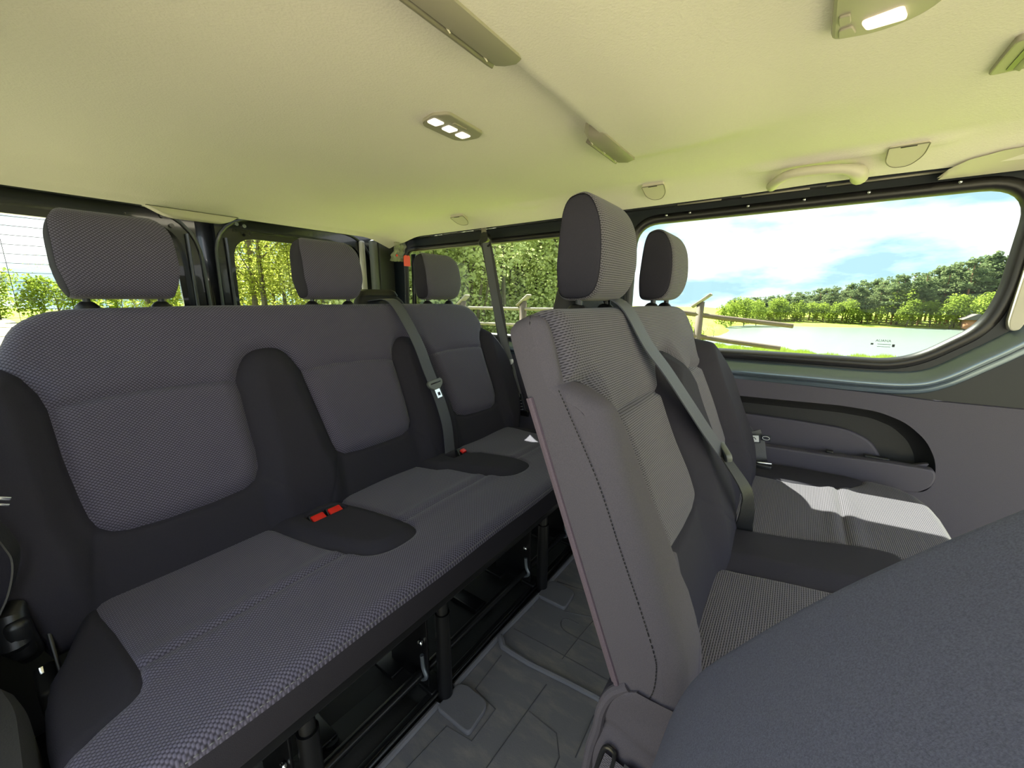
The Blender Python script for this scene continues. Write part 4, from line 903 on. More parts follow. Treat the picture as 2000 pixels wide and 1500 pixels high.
# grab handle and coat hooks on the side rail
zs = lambda x: 1.37-(x-1.40)*0.338
gh = empty('grab_handle', (1.45, 0.0, 1.35), 'moulded beige grab handle on the roof rail above the big side window', 'grab handle')
hp = spline([(1.500, 0.114, zs(1.500)-0.002), (1.470, 0.108, zs(1.47)-0.016), (1.436, 0.092, zs(1.436)-0.022), (1.419, 0.062, zs(1.419)-0.022), (1.420, 0.0, zs(1.42)-0.022), (1.430, -0.050, zs(1.43)-0.023), (1.448, -0.076, zs(1.448)-0.022), (1.480, -0.086, zs(1.48)-0.014), (1.510, -0.088, zs(1.510)-0.002)], 5)
ws_ = [0.016]*len(hp); b = MB()
b.tube(hp, [0.0125+0.002*abs(2*i/(len(hp)-1)-1)**3+0.006*max(0, min(1, (i/(len(hp)-1)-0.62)/0.15)) for i in range(len(hp))], 14); b.build('handle_grip', 'linerplastic', gh)
def hook(y0_, y1_, s_, lab):
    h_ = empty('coat_hook', (1.42, (y0_+y1_)/2, 1.36), lab, 'coat hook', 'folding coat hooks along the roof rail')
    xa, xb = 1.392, 1.392+0.066*s_; pts = roundpoly([(xa, y0_), (xa, y1_), (xa+(xb-xa)*0.6, y1_+0.002), (xb, y1_+0.022), (xb, y0_-0.020), (xa+(xb-xa)*0.7, y0_-0.002)], [0.004, 0.004, 0.016, 0.012, 0.012, 0.014], 4)
    nn = len(pts); v = [(x, y, zs(x)-0.013-0.006*((x-xa)/(xb-xa))) for x, y in pts]+[(x, y, zs(x)+0.01) for x, y in pts]
    MB().add(v, [(j, (j+1) % nn, nn+(j+1) % nn, nn+j) for j in range(nn)]+[tuple(range(nn))]).build('hook_flap', 'linerplastic', h_)
    MB().tube([(x, y, zs(x)-0.0125-0.006*((x-xa)/(xb-xa))) for x, y in pts], 0.0014, 6, closed=True).build('flap_gap', bpy.data.materials['vent_dark'], h_)
    MB().box((xa+0.003, (y0_+y1_)/2, zs(xa)-0.014), (0.005, abs(y1_-y0_)*0.4, 0.002)).build('hinge_pin', 'black', h_)
hook(0.473, 0.403, 1.0, 'beige folding coat hook on the roof rail, between the two side windows')
hook(-0.128, -0.200, 1.05, 'beige folding coat hook on the roof rail, right beside the grab handle')
hook(1.345, 1.268, 0.9, 'beige folding coat hook on the roof rail, farthest from the grab handle')

# ================================================================== SEAT BELTS
def belt_path(pm, pts, H): return [pm((x, t), h) for x, t, h in pts]
bA = empty('seat_belt', (0.96, 1.1, 1.0), 'grey seat belt coming over the rear backrest between its middle and right places', 'seat belt')
pts = [(0.915, 0.640, -0.085), (0.925, 0.634, -0.05), (0.935, 0.618, 0.0), (0.948, 0.585, 0.020), (0.957, 0.50, 0.040), (0.966, 0.42, 0.050), (0.974, 0.34, 0.048), (0.984, 0.27, 0.046), (0.990, 0.20, 0.046), (0.990, 0.12, 0.044), (0.983, 0.05, 0.034), (0.975, -0.02, 0.022)]
wpl = spline(belt_path(PM3, pts, None), 4)
MB().ribbon(wpl, (1, 0, 0.02), 0.047).build('webbing', 'web', bA)
def tongue(root, c, down, side, s_=1.0, mtl='tongueplastic'):
    D = Vector(down).normalized(); S = Vector(side); S = (S-D*S.dot(D)).normalized(); Nn = D.cross(S)
    Tm = Matrix(((S.x, D.x, Nn.x, c[0]), (S.y, D.y, Nn.y, c[1]), (S.z, D.z, Nn.z, c[2]), (0, 0, 0, 1)))
    def tr(b): b.v = [tuple(Tm @ Vector(p)) for p in b.v]; return b
    o = [(-0.036, -0.010), (-0.030, -0.018), (0.030, -0.018), (0.036, -0.010), (0.033, 0.004), (0.014, 0.018), (-0.014, 0.018), (-0.033, 0.004)]
    tp = tr(MB().prism(roundpoly([(x*s_, y*s_) for x, y in o], 0.004*s_, 3), -0.005, 0.006, 'z', bev=0.0018)).build('tongue', mtl, root)
    tr(MB().box((0, -0.006*s_, 0.0065), (0.048*s_, 0.005*s_, 0.001))).build('tongue_slot', 'black', tp)
    b = MB(); ring_wall(b, [(-0.012*s_, 0.014), (0.012*s_, 0.014), (0.012*s_, 0.050*s_), (-0.012*s_, 0.050*s_)], [(-0.006*s_, 0.030*s_), (0.006*s_, 0.030*s_), (0.006*s_, 0.042*s_), (-0.006*s_, 0.042*s_)], lambda p: (p[0], p[1], 0.0), Pin=lambda p: (p[0], p[1], 0.002))
    tr(b); o2 = b.build('tongue_blade', 'steel', tp, smooth=False)
c = PM3((0.984, 0.272), 0.052); dwn = Vector(PM3((0.992, 0.2), 0.05))-Vector(PM3((0.98, 0.3), 0.05))
tongue(bA, c, dwn, (1, 0, 0.05))
bC = empty('seat_belt', (0.75, 0.2, 0.9), 'grey seat belt crossing the second-row backrest between its two head restraints', 'seat belt')
pts = [(0.735, 0.635, -0.085), (0.738, 0.628, -0.05), (0.742, 0.607, -0.01), (0.752, 0.575, 0.012), (0.772, 0.50, 0.022), (0.800, 0.44, 0.034), (0.835, 0.365, 0.045), (0.872, 0.30, 0.052), (0.912, 0.235, 0.060)]
w1 = spline(belt_path(PM2, pts, None), 4)
MB().ribbon(w1, [(1, -0.10, 0.0)]*len(w1), 0.044).build('webbing', 'web', bC)
e0 = w1[-1]
w2 = spline([e0, (0.940, 0.048, 0.600), (0.970, 0.040, 0.545), (0.995, 0.040, 0.50), (1.015, 0.044, 0.465), (1.022, 0.048, 0.435)], 4)
MB().ribbon(w2, [(1-0.9*i/(len(w2)-1), -0.10-0.90*i/(len(w2)-1), 0.0) for i in range(len(w2))], [0.036]*(len(w2)-6)+[0.038, 0.042, 0.046, 0.05, 0.052, 0.054]).build('lower_webbing', 'webdark', bC)
tongue(bC, (e0[0]+0.004, e0[1]-0.008, e0[2]-0.004), (0.35, -0.15, -1), (1, 0.5, 0.2), 0.8)
th_ = empty('belt_reel_housing', (0.80, 0.38, 1.0), 'black belt reel housing behind the second-row backrest between its head restraints', 'seat belt housing')
b = MB(); loft(b, [rr(0.805, 0.385, 0.23, 0.05, 0.72), rr(0.80, 0.385, 0.20, 0.05, 0.97), rr(0.79, 0.388, 0.15, 0.046, 1.005), rr(0.78, 0.39, 0.11, 0.040, 1.026)]); b.build('tower_cover', 'blackmatt', th_)
b = MB(); loft(b, [rr(0.765, 0.383, 0.10, 0.05, 1.024, 0.012), rr(0.765, 0.385, 0.085, 0.044, 1.036, 0.012), rr(0.765, 0.387, 0.06, 0.032, 1.041, 0.01)]); b.build('belt_guide', 'black', th_)
bB = empty('seat_belt', (1.55, 1.25, 1.3), 'black shoulder belt hanging from the roof rail in front of the rear side window', 'seat belt')
MB().ribbon([(1.556, 1.285, 1.345), (1.552, 1.280, 1.325), (1.548, 1.275, 1.300)], (0, 1, 0), 0.026, 0.003).build('anchor_strap', 'lampplastic', bB)
b = MB(); b.tube([(1.560, 1.270, 1.288), (1.540, 1.270, 1.288)], 0.024, 20); b.build('anchor_cap', 'black', bB)
lo_ = [(1.545, 1.266+0.036*math.cos(a), 1.266+0.022*math.sin(a)) for a in np.linspace(0, 2*math.pi, 25)[:-1]]
MB().tube(lo_, 0.0055, 8, closed=True).build('guide_loop', 'black', bB)
wB = spline([(1.545, 1.262, 1.262), (1.547, 1.240, 1.17), (1.550, 1.215, 1.05), (1.553, 1.190, 0.93), (1.553, 1.165, 0.80), (1.552, 1.150, 0.72)], 4)
MB().ribbon(wB, (0.62, -0.78, 0.0), 0.050).build('webbing', 'webdark', bB)
wB2 = spline([(1.540, 1.258, 1.262), (1.535, 1.222, 1.10), (1.530, 1.18, 0.93), (1.526, 1.14, 0.80), (1.522, 1.10, 0.70), (1.520, 1.075, 0.62), (1.518, 1.045, 0.54)], 4)
MB().ribbon(wB2, (0.62, -0.78, 0.0), 0.034).build('webbing', 'web', bB)
tongue(bB, (1.512, 1.092, 0.705), (0, -0.25, -1), (0.5, 1, -0.3), 0.7, 'white')
lb = MB().box((1.518, 1.035, 0.512), (0.006, 0.040, 0.085), rot=Matrix.Rotation(R(-15), 3, 'X'), bev=0.002).build('belt_label', 'navy', bB)
b = MB(); b.box((1.513, 1.046, 0.545), (0.002, 0.018, 0.016), rot=Matrix.Rotation(R(-15), 3, 'X'))
for k in range(4): b.box((1.513, 1.038-0.004*k, 0.522-0.014*k), (0.002, 0.022, 0.0025), rot=Matrix.Rotation(R(-15), 3, 'X'))
b.build('label_print', 'white', lb, smooth=False)
MB().box((1.522, 1.015, 0.462), (0.012, 0.05, 0.03), bev=0.004).build('anchor_plate', 'metal', bB)
bD = empty('lap_belt', (1.5, 0.05, 0.5), 'short black lap belt with white-printed labels folded by the side panel pocket', 'seat belt')
MB().ribbon(spline([(1.515, 0.135, 0.64), (1.510, 0.108, 0.595), (1.505, 0.080, 0.560)], 4), (0.2, 1, -0.6), 0.020).build('webbing', 'web', bD)
MB().ribbon(spline([(1.505, 0.078, 0.565), (1.505, 0.062, 0.53), (1.500, 0.055, 0.50), (1.496, 0.050, 0.478), (1.505, 0.046, 0.464)], 4), (0.35, -1, 0.05), 0.050, 0.003).build('folded_webbing', 'webdark', bD)
lb = MB().box((1.492, 0.067, 0.545), (0.004, 0.032, 0.028), rot=Matrix.Rotation(R(-10), 3, 'X'), bev=0.001).box((1.500, 0.036, 0.552), (0.004, 0.028, 0.020), bev=0.001).build('belt_label', 'navy', bD)
b = MB(); b.box((1.4895, 0.067, 0.546), (0.0012, 0.024, 0.022), rot=Matrix.Rotation(R(-10), 3, 'X')); b.tube([(1.4972, 0.036+0.010*math.cos(a)*1.0, 0.552+0.006*math.sin(a)) for a in np.linspace(0, 2*math.pi, 17)[:-1]], 0.0008, 5, closed=True)
b.build('label_print', 'white', lb, smooth=False)
b = MB(); b.tube([(1.4885, 0.072-0.002*k, 0.548+0.003*math.sin(k)) for k in range(6)], 0.0012, 5); b.build('label_print', 'navy', lb)
MB().tube([(1.49, 0.085, 0.462), (1.49, 0.010, 0.470)], 0.0035, 8).tube([(1.49, 0.075, 0.450), (1.49, 0.020, 0.452)], 0.003, 8).build('anchor_bracket', 'steel', bD)
MB().box((1.50, 0.045, 0.448), (0.03, 0.075, 0.03), bev=0.006).build('anchor_cover', 'black', bD)

# hanging red tag and clear bag by the rear corner
tg = empty('red_tag', (1.565, 1.85, 1.24), 'small red plastic tag hanging from a dark cord by the rear side window', 'tag')
MB().prism(roundpoly([(1.532, 1.180), (1.577, 1.180), (1.577, 1.240), (1.532, 1.240)], [0.003, 0.003, 0.015, 0.015], 4), 1.848, 1.851, 'y').build('tag_plate', 'redtag', tg)
MB().tube([(1.558, 1.849, 1.235), (1.558, 1.849, 1.30), (1.572, 1.852, 1.325)], 0.0022, 6).build('cord', 'black', tg)
bagm = glassmat('clear_plastic', (0.80, 0.82, 0.72), refl=2.0)
bg_ = empty('plastic_bag', (1.51, 1.87, 1.26), 'crumpled clear plastic bag with a red print hanging beside the red tag', 'plastic bag')
v = []; f = []
na, nb_ = 14, 12
for i in range(na+1):
    for j in range(nb_+1):
        s_, t_2 = i/na, j/nb_; x = 1.462+0.055*(1-t_2*0.0)*s_*1.5+0.045*t_2*(1-s_*0.5); z = 1.205+0.125*t_2
        v.append((x, 1.865+0.008*math.sin(i*1.3+j*0.7)+0.006*math.cos(j*1.9), z+0.003*math.sin(i*1.7)))
for i in range(na):
    for j in range(nb_): a = i*(nb_+1)+j; f.append((a, a+1, a+nb_+2, a+nb_+1))
fn = bagm.node_tree; om = [q for q in fn.nodes if q.type == 'OUTPUT_MATERIAL'][0]; src = om.inputs['Surface'].links[0].from_socket
df_ = fn.nodes.new('ShaderNodeBsdfDiffuse'); df_.inputs['Color'].default_value = (0.75, 0.78, 0.65, 1); m_ = fn.nodes.new('ShaderNodeMixShader'); m_.inputs['Fac'].default_value = 0.30
fn.links.new(src, m_.inputs[1]); fn.links.new(df_.outputs[0], m_.inputs[2]); fn.links.new(m_.outputs[0], om.inputs['Surface'])
for s2 in (0, 1):
    vv = [(p[0], p[1]+(0.012 if s2 else 0), p[2]) for p in v]; MB().add(vv, f).build('bag_film', bagm, bg_, auto=False)
MB().box((1.505, 1.868, 1.235), (0.018, 0.002, 0.012), bev=0.0005).box((1.515, 1.867, 1.222), (0.010, 0.002, 0.008)).build('red_print', 'redtag', bg_)

# ================================================================== OUTSIDE
def leafmat(name, c1, c2, tr=0.45):
    m = bpy.data.materials.new(name); m.use_nodes = True; N = m.node_tree.nodes; L = m.node_tree.links; N.clear()
    o = N.new('ShaderNodeOutputMaterial'); df = N.new('ShaderNodeBsdfDiffuse'); tl = N.new('ShaderNodeBsdfTranslucent'); mx = N.new('ShaderNodeMixShader'); mx.inputs['Fac'].default_value = tr
    t = N.new('ShaderNodeTexCoord'); z = N.new('ShaderNodeTexNoise'); z.inputs['Scale'].default_value = 1.4; z.inputs['Detail'].default_value = 6
    r = N.new('ShaderNodeValToRGB'); r.color_ramp.elements[0].position = 0.35; r.color_ramp.elements[0].color = (*c1, 1); r.color_ramp.elements[1].position = 0.65; r.color_ramp.elements[1].color = (*c2, 1)
    L.new(t.outputs['Object'], z.inputs['Vector']); L.new(z.outputs['Fac'], r.inputs['Fac'])
    for q in (df, tl): L.new(r.outputs['Color'], q.inputs['Color'])
    L.new(df.outputs[0], mx.inputs[1]); L.new(tl.outputs[0], mx.inputs[2]); L.new(mx.outputs[0], o.inputs['Surface'])
    return m
M['leaf_spring'] = leafmat('spring_leaves', (0.22, 0.26, 0.045), (0.45, 0.48, 0.11))
M['leaf_mixed'] = leafmat('mixed_leaves', (0.34, 0.40, 0.17), (0.60, 0.63, 0.33))
M['leaf_pine'] = leafmat('pine_needles', (0.09, 0.125, 0.055), (0.19, 0.225, 0.10), 0.35)
M['leaf_bush'] = leafmat('bush_leaves', (0.15, 0.20, 0.03), (0.27, 0.34, 0.06))
M['bark'] = mat('grey_bark', (0.13, 0.11, 0.085), 0.9, var=0.4, vscale=5)
M['pinebark'] = mat('pine_bark', (0.26, 0.13, 0.07), 0.9, var=0.3, vscale=3)
M['wood'] = mat('weathered_wood', (0.10, 0.07, 0.052), 0.8, bump=0.5, bscale=30, var=0.3, vscale=12)
M['woodlight'] = mat('sawn_wood', (0.24, 0.20, 0.16), 0.8, var=0.2, vscale=12)
grass = bpy.data.materials.new('meadow_grass'); grass.use_nodes = True; nt = grass.node_tree; bs = nt.nodes['Principled BSDF']; bs.inputs['Roughness'].default_value = 0.9; bs.inputs['Specular IOR Level'].default_value = 0.1
t_ = nt.nodes.new('ShaderNodeTexCoord'); z_ = nt.nodes.new('ShaderNodeTexNoise'); z_.inputs['Scale'].default_value = 0.6; z_.inputs['Detail'].default_value = 10; z_.inputs['Roughness'].default_value = 0.7
r_ = nt.nodes.new('ShaderNodeValToRGB'); r_.color_ramp.elements[0].position = 0.35; r_.color_ramp.elements[0].color = (0.15, 0.20, 0.03, 1); r_.color_ramp.elements[1].position = 0.65; r_.color_ramp.elements[1].color = (0.28, 0.32, 0.05, 1)
nt.links.new(t_.outputs['Object'], z_.inputs['Vector']); nt.links.new(z_.outputs['Fac'], r_.inputs['Fac']); nt.links.new(r_.outputs['Color'], bs.inputs['Base Color'])
M['grass'] = grass
water = bpy.data.materials.new('lake_water'); water.use_nodes = True; nt = water.node_tree; bs = nt.nodes['Principled BSDF']
bs.inputs['Base Color'].default_value = (0.10, 0.125, 0.115, 1); bs.inputs['Roughness'].default_value = 0.3; bs.inputs['Specular IOR Level'].default_value = 0.45
t_ = nt.nodes.new('ShaderNodeTexCoord'); mp_ = nt.nodes.new('ShaderNodeMapping'); mp_.inputs['Scale'].default_value = (1.0, 0.35, 1)
z_ = nt.nodes.new('ShaderNodeTexNoise'); z_.inputs['Scale'].default_value = 2.5; z_.inputs['Detail'].default_value = 5; bp_ = nt.nodes.new('ShaderNodeBump'); bp_.inputs['Strength'].default_value = 0.7; bp_.inputs['Distance'].default_value = 0.12
nt.links.new(t_.outputs['Object'], mp_.inputs['Vector']); nt.links.new(mp_.outputs['Vector'], z_.inputs['Vector']); nt.links.new(z_.outputs['Fac'], bp_.inputs['Height']); nt.links.new(bp_.outputs['Normal'], bs.inputs['Normal'])
LZ = -4.0
def terr(P):
    x, y = P[:, 0], P[:, 1]
    shore = 47+1.2*np.sin(y*0.35)+0.8*np.sin(y*0.9+1)
    z = -0.56-(-LZ-0.56+0.0)*np.clip((x-2.5)/(shore-2.5), 0, 1.0)-0.06*np.maximum(0, x-shore)
    far = 95-0.40*np.minimum(y, 0)*1.0+0.6*np.sin(y*0.3)
    z = np.where(x > far-6, np.maximum(z, LZ-0.35+0.12*(x-far+3)), z); z = np.minimum(z, 30)
    z = np.where(x > far, np.minimum(z, LZ+0.3+0.02*(x-far)), z)
    bank = sm(y-(7.5+1.0*np.sin(x*0.25)+0.02*(x-45)), 0, 1.6)
    zb = LZ+0.25+0.09*np.clip(y-8, 0, 22)
    z = np.where(x > 30, np.maximum(z, zb*bank+(LZ-1.5)*(1-bank)), z)
    return z
pt = Patch(-60, 170, -130, 110, 1.6); Pn = np.array(pt.P)
# finer strip close to the shoreline keeps the bank crisp
g_ = pt.mesh('ground', pt.polys, np.column_stack([Pn, terr(Pn)]), 'grass', None); st(g_)
lk = MB().add([(30, -130, LZ), (170, -130, LZ), (170, 60, LZ), (30, 60, LZ)], [(0, 1, 2, 3)]).build('lake', water, None); st(lk)
bounce_g = MB().add([(-40, -60, -0.545), (2.2, -60, -0.545), (2.2, 60, -0.545), (-40, 60, -0.545)], [(0, 1, 2, 3)]).build('bounce_ground', mat('bounce_beige', (0.24, 0.22, 0.145), 0.95, var=0.25, vscale=0.8), None); st(bounce_g)  # unseen ground sheet, added to bounce beige light onto the ceiling
# long grass along the near shore: nobody could count the blades
rg = random.Random(3); v = []; f = []
for i in range(9000):
    y = rg.uniform(-16, 9.5); base = 46.5+1.2*math.sin(y*0.35)+0.8*math.sin(y*0.9+1); x = base-rg.random()**2*6; z = float(0)
    z = -0.56-3.44*min(1, (x-2.5)/(base+0.5-2.5)); h = rg.uniform(0.12, 0.42)*(0.7+0.6*math.sin(y*1.7)**2); w = 0.03; a = rg.uniform(-0.12, 0.12); k = len(v)
    v += [(x, y-w, z), (x, y+w, z), (x+rg.uniform(-0.05, 0.05), y+a, z+h)]; f.append((k, k+1, k+2))
o = MB().add(v, f).build('shore_grass', 'leaf_bush', None, auto=False); tag(o, 'long bright grass blades along the near shore of the lake', 'grass', kind='stuff')

def crown(rg, blobs, n, size, flat=0.5):
    v = []; f = []; tot = sum(b[3] for b in blobs)
    for (cx, cy, cz, wt, rx, rz) in blobs:
        for i in range(int(n*wt/tot)):
            while True:
                p = Vector((rg.uniform(-1, 1), rg.uniform(-1, 1), rg.uniform(-1, 1)))
                if 0.15 < p.length < 1: break
            p *= 0.75+0.25/p.length*1.0 if p.length > 0.5 else 1
            c = Vector((cx+p.x*rx, cy+p.y*rx, cz+p.z*rz)); s_ = size*rg.uniform(0.6, 1.3)
            a = Vector((rg.gauss(0, 1), rg.gauss(0, 1), rg.gauss(0, 1)*flat)).normalized(); b_ = a.cross(Vector((rg.gauss(0, 1), rg.gauss(0, 1), rg.gauss(0, 1)))).normalized()
            k = len(v); v += [c-a*s_*0.5, c+b_*s_*0.35, c+a*s_*0.5, c-b_*s_*0.35]; f.append((k, k+1, k+2, k+3))
    return MB().add(v, f)
def tree_proto(seed, kind):
    rg = random.Random(seed); t = MB(); bl = []
    if kind == 'pine':
        H_ = 10; t.tube([(0, 0, -0.3), (0.1, 0.05, 4), (0.05, 0, 9)], [0.16, 0.12, 0.04], 7)
        for i in range(24): a = rg.uniform(0, 6.28); z = rg.uniform(2.6, 9.6); r = (1.0 if z > 4 else 0.7)*(10.4-z)*0.30+0.25; bl.append((math.cos(a)*r*0.6, math.sin(a)*r*0.6, z, r, r*0.75, 0.45))
        return t, crown(rg, bl, 2600, 0.34), 'pinebark', 'leaf_pine'
    if kind == 'bush':
        for i in range(4): t.tube([(0, 0, -0.3), (rg.uniform(-.4, .4), rg.uniform(-.4, .4), 1.6)], [0.05, 0.02], 5)
        for i in range(12): a = rg.uniform(0, 6.28); r = rg.uniform(0, 1.0); z = rg.uniform(0.4, 3.0); bl.append((math.cos(a)*r, math.sin(a)*r, z, 1, 0.75, 0.7))
        return t, crown(rg, bl, 1500, 0.22), 'bark', 'leaf_bush'
    if kind == 'spring':
        for i in range(2): t.tube([(i*0.4, i*0.2, -0.3), (i*0.5+rg.uniform(-.2, .2), 0, 3), (i*0.8-0.2, rg.uniform(-.3, .3), 8)], [0.11, 0.08, 0.02], 7)
        for i in range(22):
            z = rg.uniform(1.5, 7); a = rg.uniform(0, 6.28); t.tube([(0.2, 0, z), (math.cos(a)*0.9, math.sin(a)*0.9, z+0.9), (math.cos(a)*1.5, math.sin(a)*1.5, z+1.9)], [0.03, 0.018, 0.006], 4)
        for i in range(26): a = rg.uniform(0, 6.28); r = rg.uniform(0.3, 1.9); z = rg.uniform(0.6, 8.6); bl.append((math.cos(a)*r, math.sin(a)*r, z, 1, 0.75, 0.7))
        return t, crown(rg, bl, 7500, 0.12), 'bark', 'leaf_spring'
    if kind == 'mixed':
        for i in range(6): t.tube([(rg.uniform(-1, 1), rg.uniform(-1, 1), -0.3), (rg.uniform(-1, 1), rg.uniform(-1, 1), 6)], [0.05, 0.02], 5)
        for i in range(34): a = rg.uniform(0, 6.28); r = rg.uniform(0.0, 1.7); z = rg.uniform(0.9, 6.8); bl.append((math.cos(a)*r, math.sin(a)*r, z, 1, 0.7, 0.65))
        return t, crown(rg, bl, 9500, 0.11), 'bark', 'leaf_mixed'
    if kind == 'bare':
        def br(p, d, L_, r, dep):
            q = p+d*L_; t.tube([p, p.lerp(q, 0.5)+Vector((rg.gauss(0, .05), rg.gauss(0, .05), 0)), q], [r, r*0.8, r*0.6], 4)
            if dep:
                for k in range(3): br(p.lerp(q, rg.uniform(0.5, 1)), (d+Vector((rg.gauss(0, .5), rg.gauss(0, .5), rg.gauss(0, .3)))).normalized(), L_*0.7, r*0.55, dep-1)
        br(Vector((0, 0, -0.3)), Vector((0, 0, 1)), 2.0, 0.09, 4)
        for i in range(8): a = rg.uniform(0, 6.28); r = rg.uniform(0.3, 1.2); bl.append((math.cos(a)*r, math.sin(a)*r, rg.uniform(1.5, 5), 1, 0.9, 0.8))
        return t, crown(rg, bl, 700, 0.10), 'bark', 'leaf_mixed'
protos = {}
def tree(kind, var, x, y, z, s_, rz, label, cat, group, sx=1.0):
    key = (kind, var)
    if key not in protos:
        t, c, bm_, lm = tree_proto(hash_(kind)+var*17, kind); root = bpy.data.objects.new({'pine': 'pine_tree', 'bush': 'lakeside_bush', 'spring': 'birch_tree', 'mixed': 'young_tree', 'bare': 'bare_tree'}[kind], None); COL.objects.link(root)
        tr = t.build('trunk', bm_, None); cr_ = c.build('foliage', lm, None, smooth=False); tr.parent = root; cr_.parent = root; protos[key] = [root, False]
    root, used = protos[key]
    if used:
        r2 = root.copy(); COL.objects.link(r2)
        for ch in list(root.children): c2 = ch.copy(); COL.objects.link(c2); c2.parent = r2
        root = r2
    else: protos[key][1] = True
    root.location = (x, y, z); root.scale = (s_*sx, s_*sx, s_); root.rotation_euler = (0, 0, rz)
    tag(root, label, cat, group); return root
def hash_(s): return sum(ord(c)*(i+1) for i, c in enumerate(s))
def polar(az, d): return d*math.sin(R(az)), d*math.cos(R(az))
tz = lambda x, y: float(terr(np.array([[x, y]]))[0])
rg = random.Random(11)
def interp(x, tab):
    for (a, b), (c, d) in zip(tab, tab[1:]):
        if a <= x <= c: return b+(d-b)*(x-a)/(c-a)
    return tab[-1][1] if x > tab[-1][0] else tab[0][1]
# pine forest beyond the lake; elevation of its skyline by bearing
sky_t = [(76, 0.4), (80, 0.35), (84, 0.3), (87, 0.5), (89, 0.95), (92, 1.4), (96, 2.3), (99, 2.9), (102, 3.7), (106, 4.8), (112, 5.4), (120, 5.5)]
for row, (d0, n_) in enumerate(((107, 38), (112, 38), (120, 34))):
    for i in range(n_):
        az = 83+(34)*(i+rg.random())/n_; d = (d0+rg.uniform(-1, 3))*(1+0.06*(az > 97)*(az-97)/10); x, y = polar(az, d)
        if x < 99-0.4*min(y, 0): x += 5
        zb = LZ+0.4; top = 1+d*math.tan(R(interp(az, sky_t)))*rg.uniform(0.86, 1.06); hgt = max(3.2, top-zb)
        tree('pine', rg.randrange(3), x, y, zb, hgt/10, rg.uniform(0, 6.28), 'dark green pine in the forest on the far shore of the lake', 'tree', 'pines beyond the lake', sx=1.15*max(1, 9/hgt*0.9))
for i in range(30):
    az = 85.5+(28)*(i+rg.random())/30; d = 103+rg.uniform(-1.0, 2.0)+(az-90)*0.25*(az > 90); x, y = polar(az, d)
    tree('bush', rg.randrange(2), x, y, LZ+0.4, rg.uniform(0.8, 1.5)*(1.25 if az > 97 else 1), rg.uniform(0, 6.28), 'bright spring-green bush at the foot of the pines across the lake', 'bush', 'bushes on the far shore')
for az, d, s_ in ((76.5, 50, 0.62), (78.6, 48, 0.70), (80.2, 50, 0.55), (81.4, 54, 0.42), (77.4, 42, 0.50)):
    x, y = polar(az, d); tree('bare', int(d) % 2, x, y, LZ+0.6, s_, az, 'thin half-bare tree on the bank left of the lake', 'tree', 'half-bare trees on the left bank')
for az, d, s_ in ((83.2, 88, 1.25), (84.6, 90, 1.45), (85.9, 92, 1.3), (82.2, 84, 1.1)):
    x, y = polar(az, d); tree('bush', int(d) % 2, x, y, LZ+0.3, s_, az, 'rounded green tree at the left end of the lake', 'tree', 'rounded trees at the left end of the lake')
for az, d, s_ in ((74.0, 34, 0.75), (75.4, 36, 0.75), (76.8, 38, 0.7), (78.2, 40, 0.55), (79.6, 44, 0.45)):
    x, y = polar(az, d); tree('bush', 1, x, y, tz(x, y)-0.2, s_*1.2, az, 'low yellow-green thicket on the bank behind the wooden fence', 'bush', 'thickets on the bank')
# young trees close behind the rear side window
for i in range(24):
    az = 36+29*(i+rg.random()*0.8)/24; d = 12+rg.uniform(0, 4)+(i % 3)*4.5; x, y = polar(az, d)
    tree('mixed', rg.randrange(3), x, y, -1.1, rg.uniform(0.85, 1.15)*(1+0.02*(d-12)), rg.uniform(0, 6.28), 'young green tree in the dense thicket behind the fence', 'tree', 'young trees behind the fence')
# birches seen through the right rear door
for i in range(16):
    az = 13+26*(i+rg.random()*0.8)/16; d = 15+rg.uniform(0, 5)+(i % 3)*5; x, y = polar(az, d)
    tree('spring', rg.randrange(3), x, y, -0.6, rg.uniform(0.8, 1.15)*(1+0.01*(d-12))*(0.75 if az < 22 else 1), rg.uniform(0, 6.28), 'birch with fresh yellow-green leaves behind the rear doors', 'tree', 'birches behind the van')
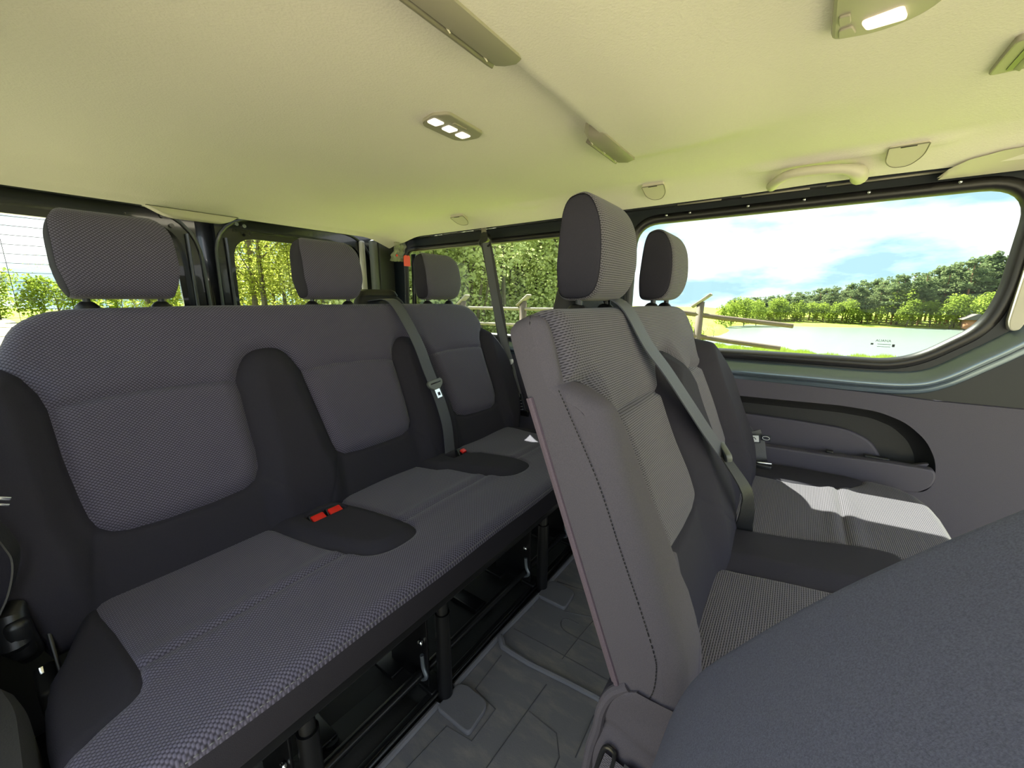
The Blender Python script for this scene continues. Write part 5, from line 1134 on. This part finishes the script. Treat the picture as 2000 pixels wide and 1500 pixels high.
# low scrub far behind, seen through the left rear door
for i in range(12):
    az = -4+19*(i+rg.random()*0.8)/12; d = 38+rg.uniform(0, 8); x, y = polar(az, d)
    tree('bush' if i % 3 else 'bare', i % 2, x, y, -0.6, rg.uniform(0.75, 1.05)*(1.0 if i % 3 else 0.9), rg.uniform(0, 6.28), 'low scrub far behind the van, seen through the left rear window', 'bush', 'scrub behind the left rear window')
# rustic wooden fence
def fence_piece(posts, rails, label):
    fx = sum(p[0] for p in posts)/len(posts); fy = sum(p[1] for p in posts)/len(posts)
    f_ = empty('wooden_fence', (fx, fy, -0.9), label, 'fence')
    for (x, y, zt) in posts:
        p = MB().prism([(x-0.045, y-0.045), (x+0.045, y-0.045), (x+0.045, y+0.045), (x-0.045, y+0.045)], -1.1, zt, 'z').build('post', 'wood', f_)
        MB().box((x, y-0.01, zt+0.015), (0.13, 0.30, 0.035), rot=Matrix.Rotation(R(-38), 3, 'X')).build('post_cap', 'woodlight', p)
    for a, b_, r in rails: MB().tube([a, Vector(a).lerp(Vector(b_), 0.5)+Vector((0, 0, -0.01)), b_], [r, r*0.95, r*0.85], 10).build('rail', 'wood' if a[1] < 2.5 else 'woodlight', f_)
fence_piece([(5.62, 5.17, 0.955), (5.85, 3.95, 0.96)], [((5.50, 5.9, 0.84), (6.20, 1.95, 0.835), 0.030), ((5.50, 5.9, 0.56), (6.20, 1.95, 0.55), 0.030)], 'pale rustic fence with slant-capped posts, seen through the rear side window')
fence_piece([(6.38, 1.18, 0.97)], [((6.26, 1.75, 0.855), (6.60, 0.04, 0.655), 0.038), ((6.32, 1.40, 0.50), (6.60, 0.15, 0.345), 0.036)], 'brown rustic fence end with one post and two sagging rails, before the lake')
# cabin on the far shore
x, y = polar(103.6, 103)
cb = empty('cabin', (x, y, LZ+0.3), 'small brown cabin with a grey roof on the far shore of the lake', 'cabin')
MB().box((x, y, LZ+1.1), (2.6, 2.2, 1.6)).build('cabin_wall', mat('cabin_wood', (0.30, 0.13, 0.06), 0.8), cb)
MB().prism([(y-1.7, LZ+1.85), (y+1.7, LZ+1.85), (y+0.15, LZ+2.8), (y-0.15, LZ+2.8)], x-1.7, x+1.7, 'x').build('cabin_roof', mat('cabin_roof', (0.09, 0.08, 0.08), 0.9, spec=0.1), cb)
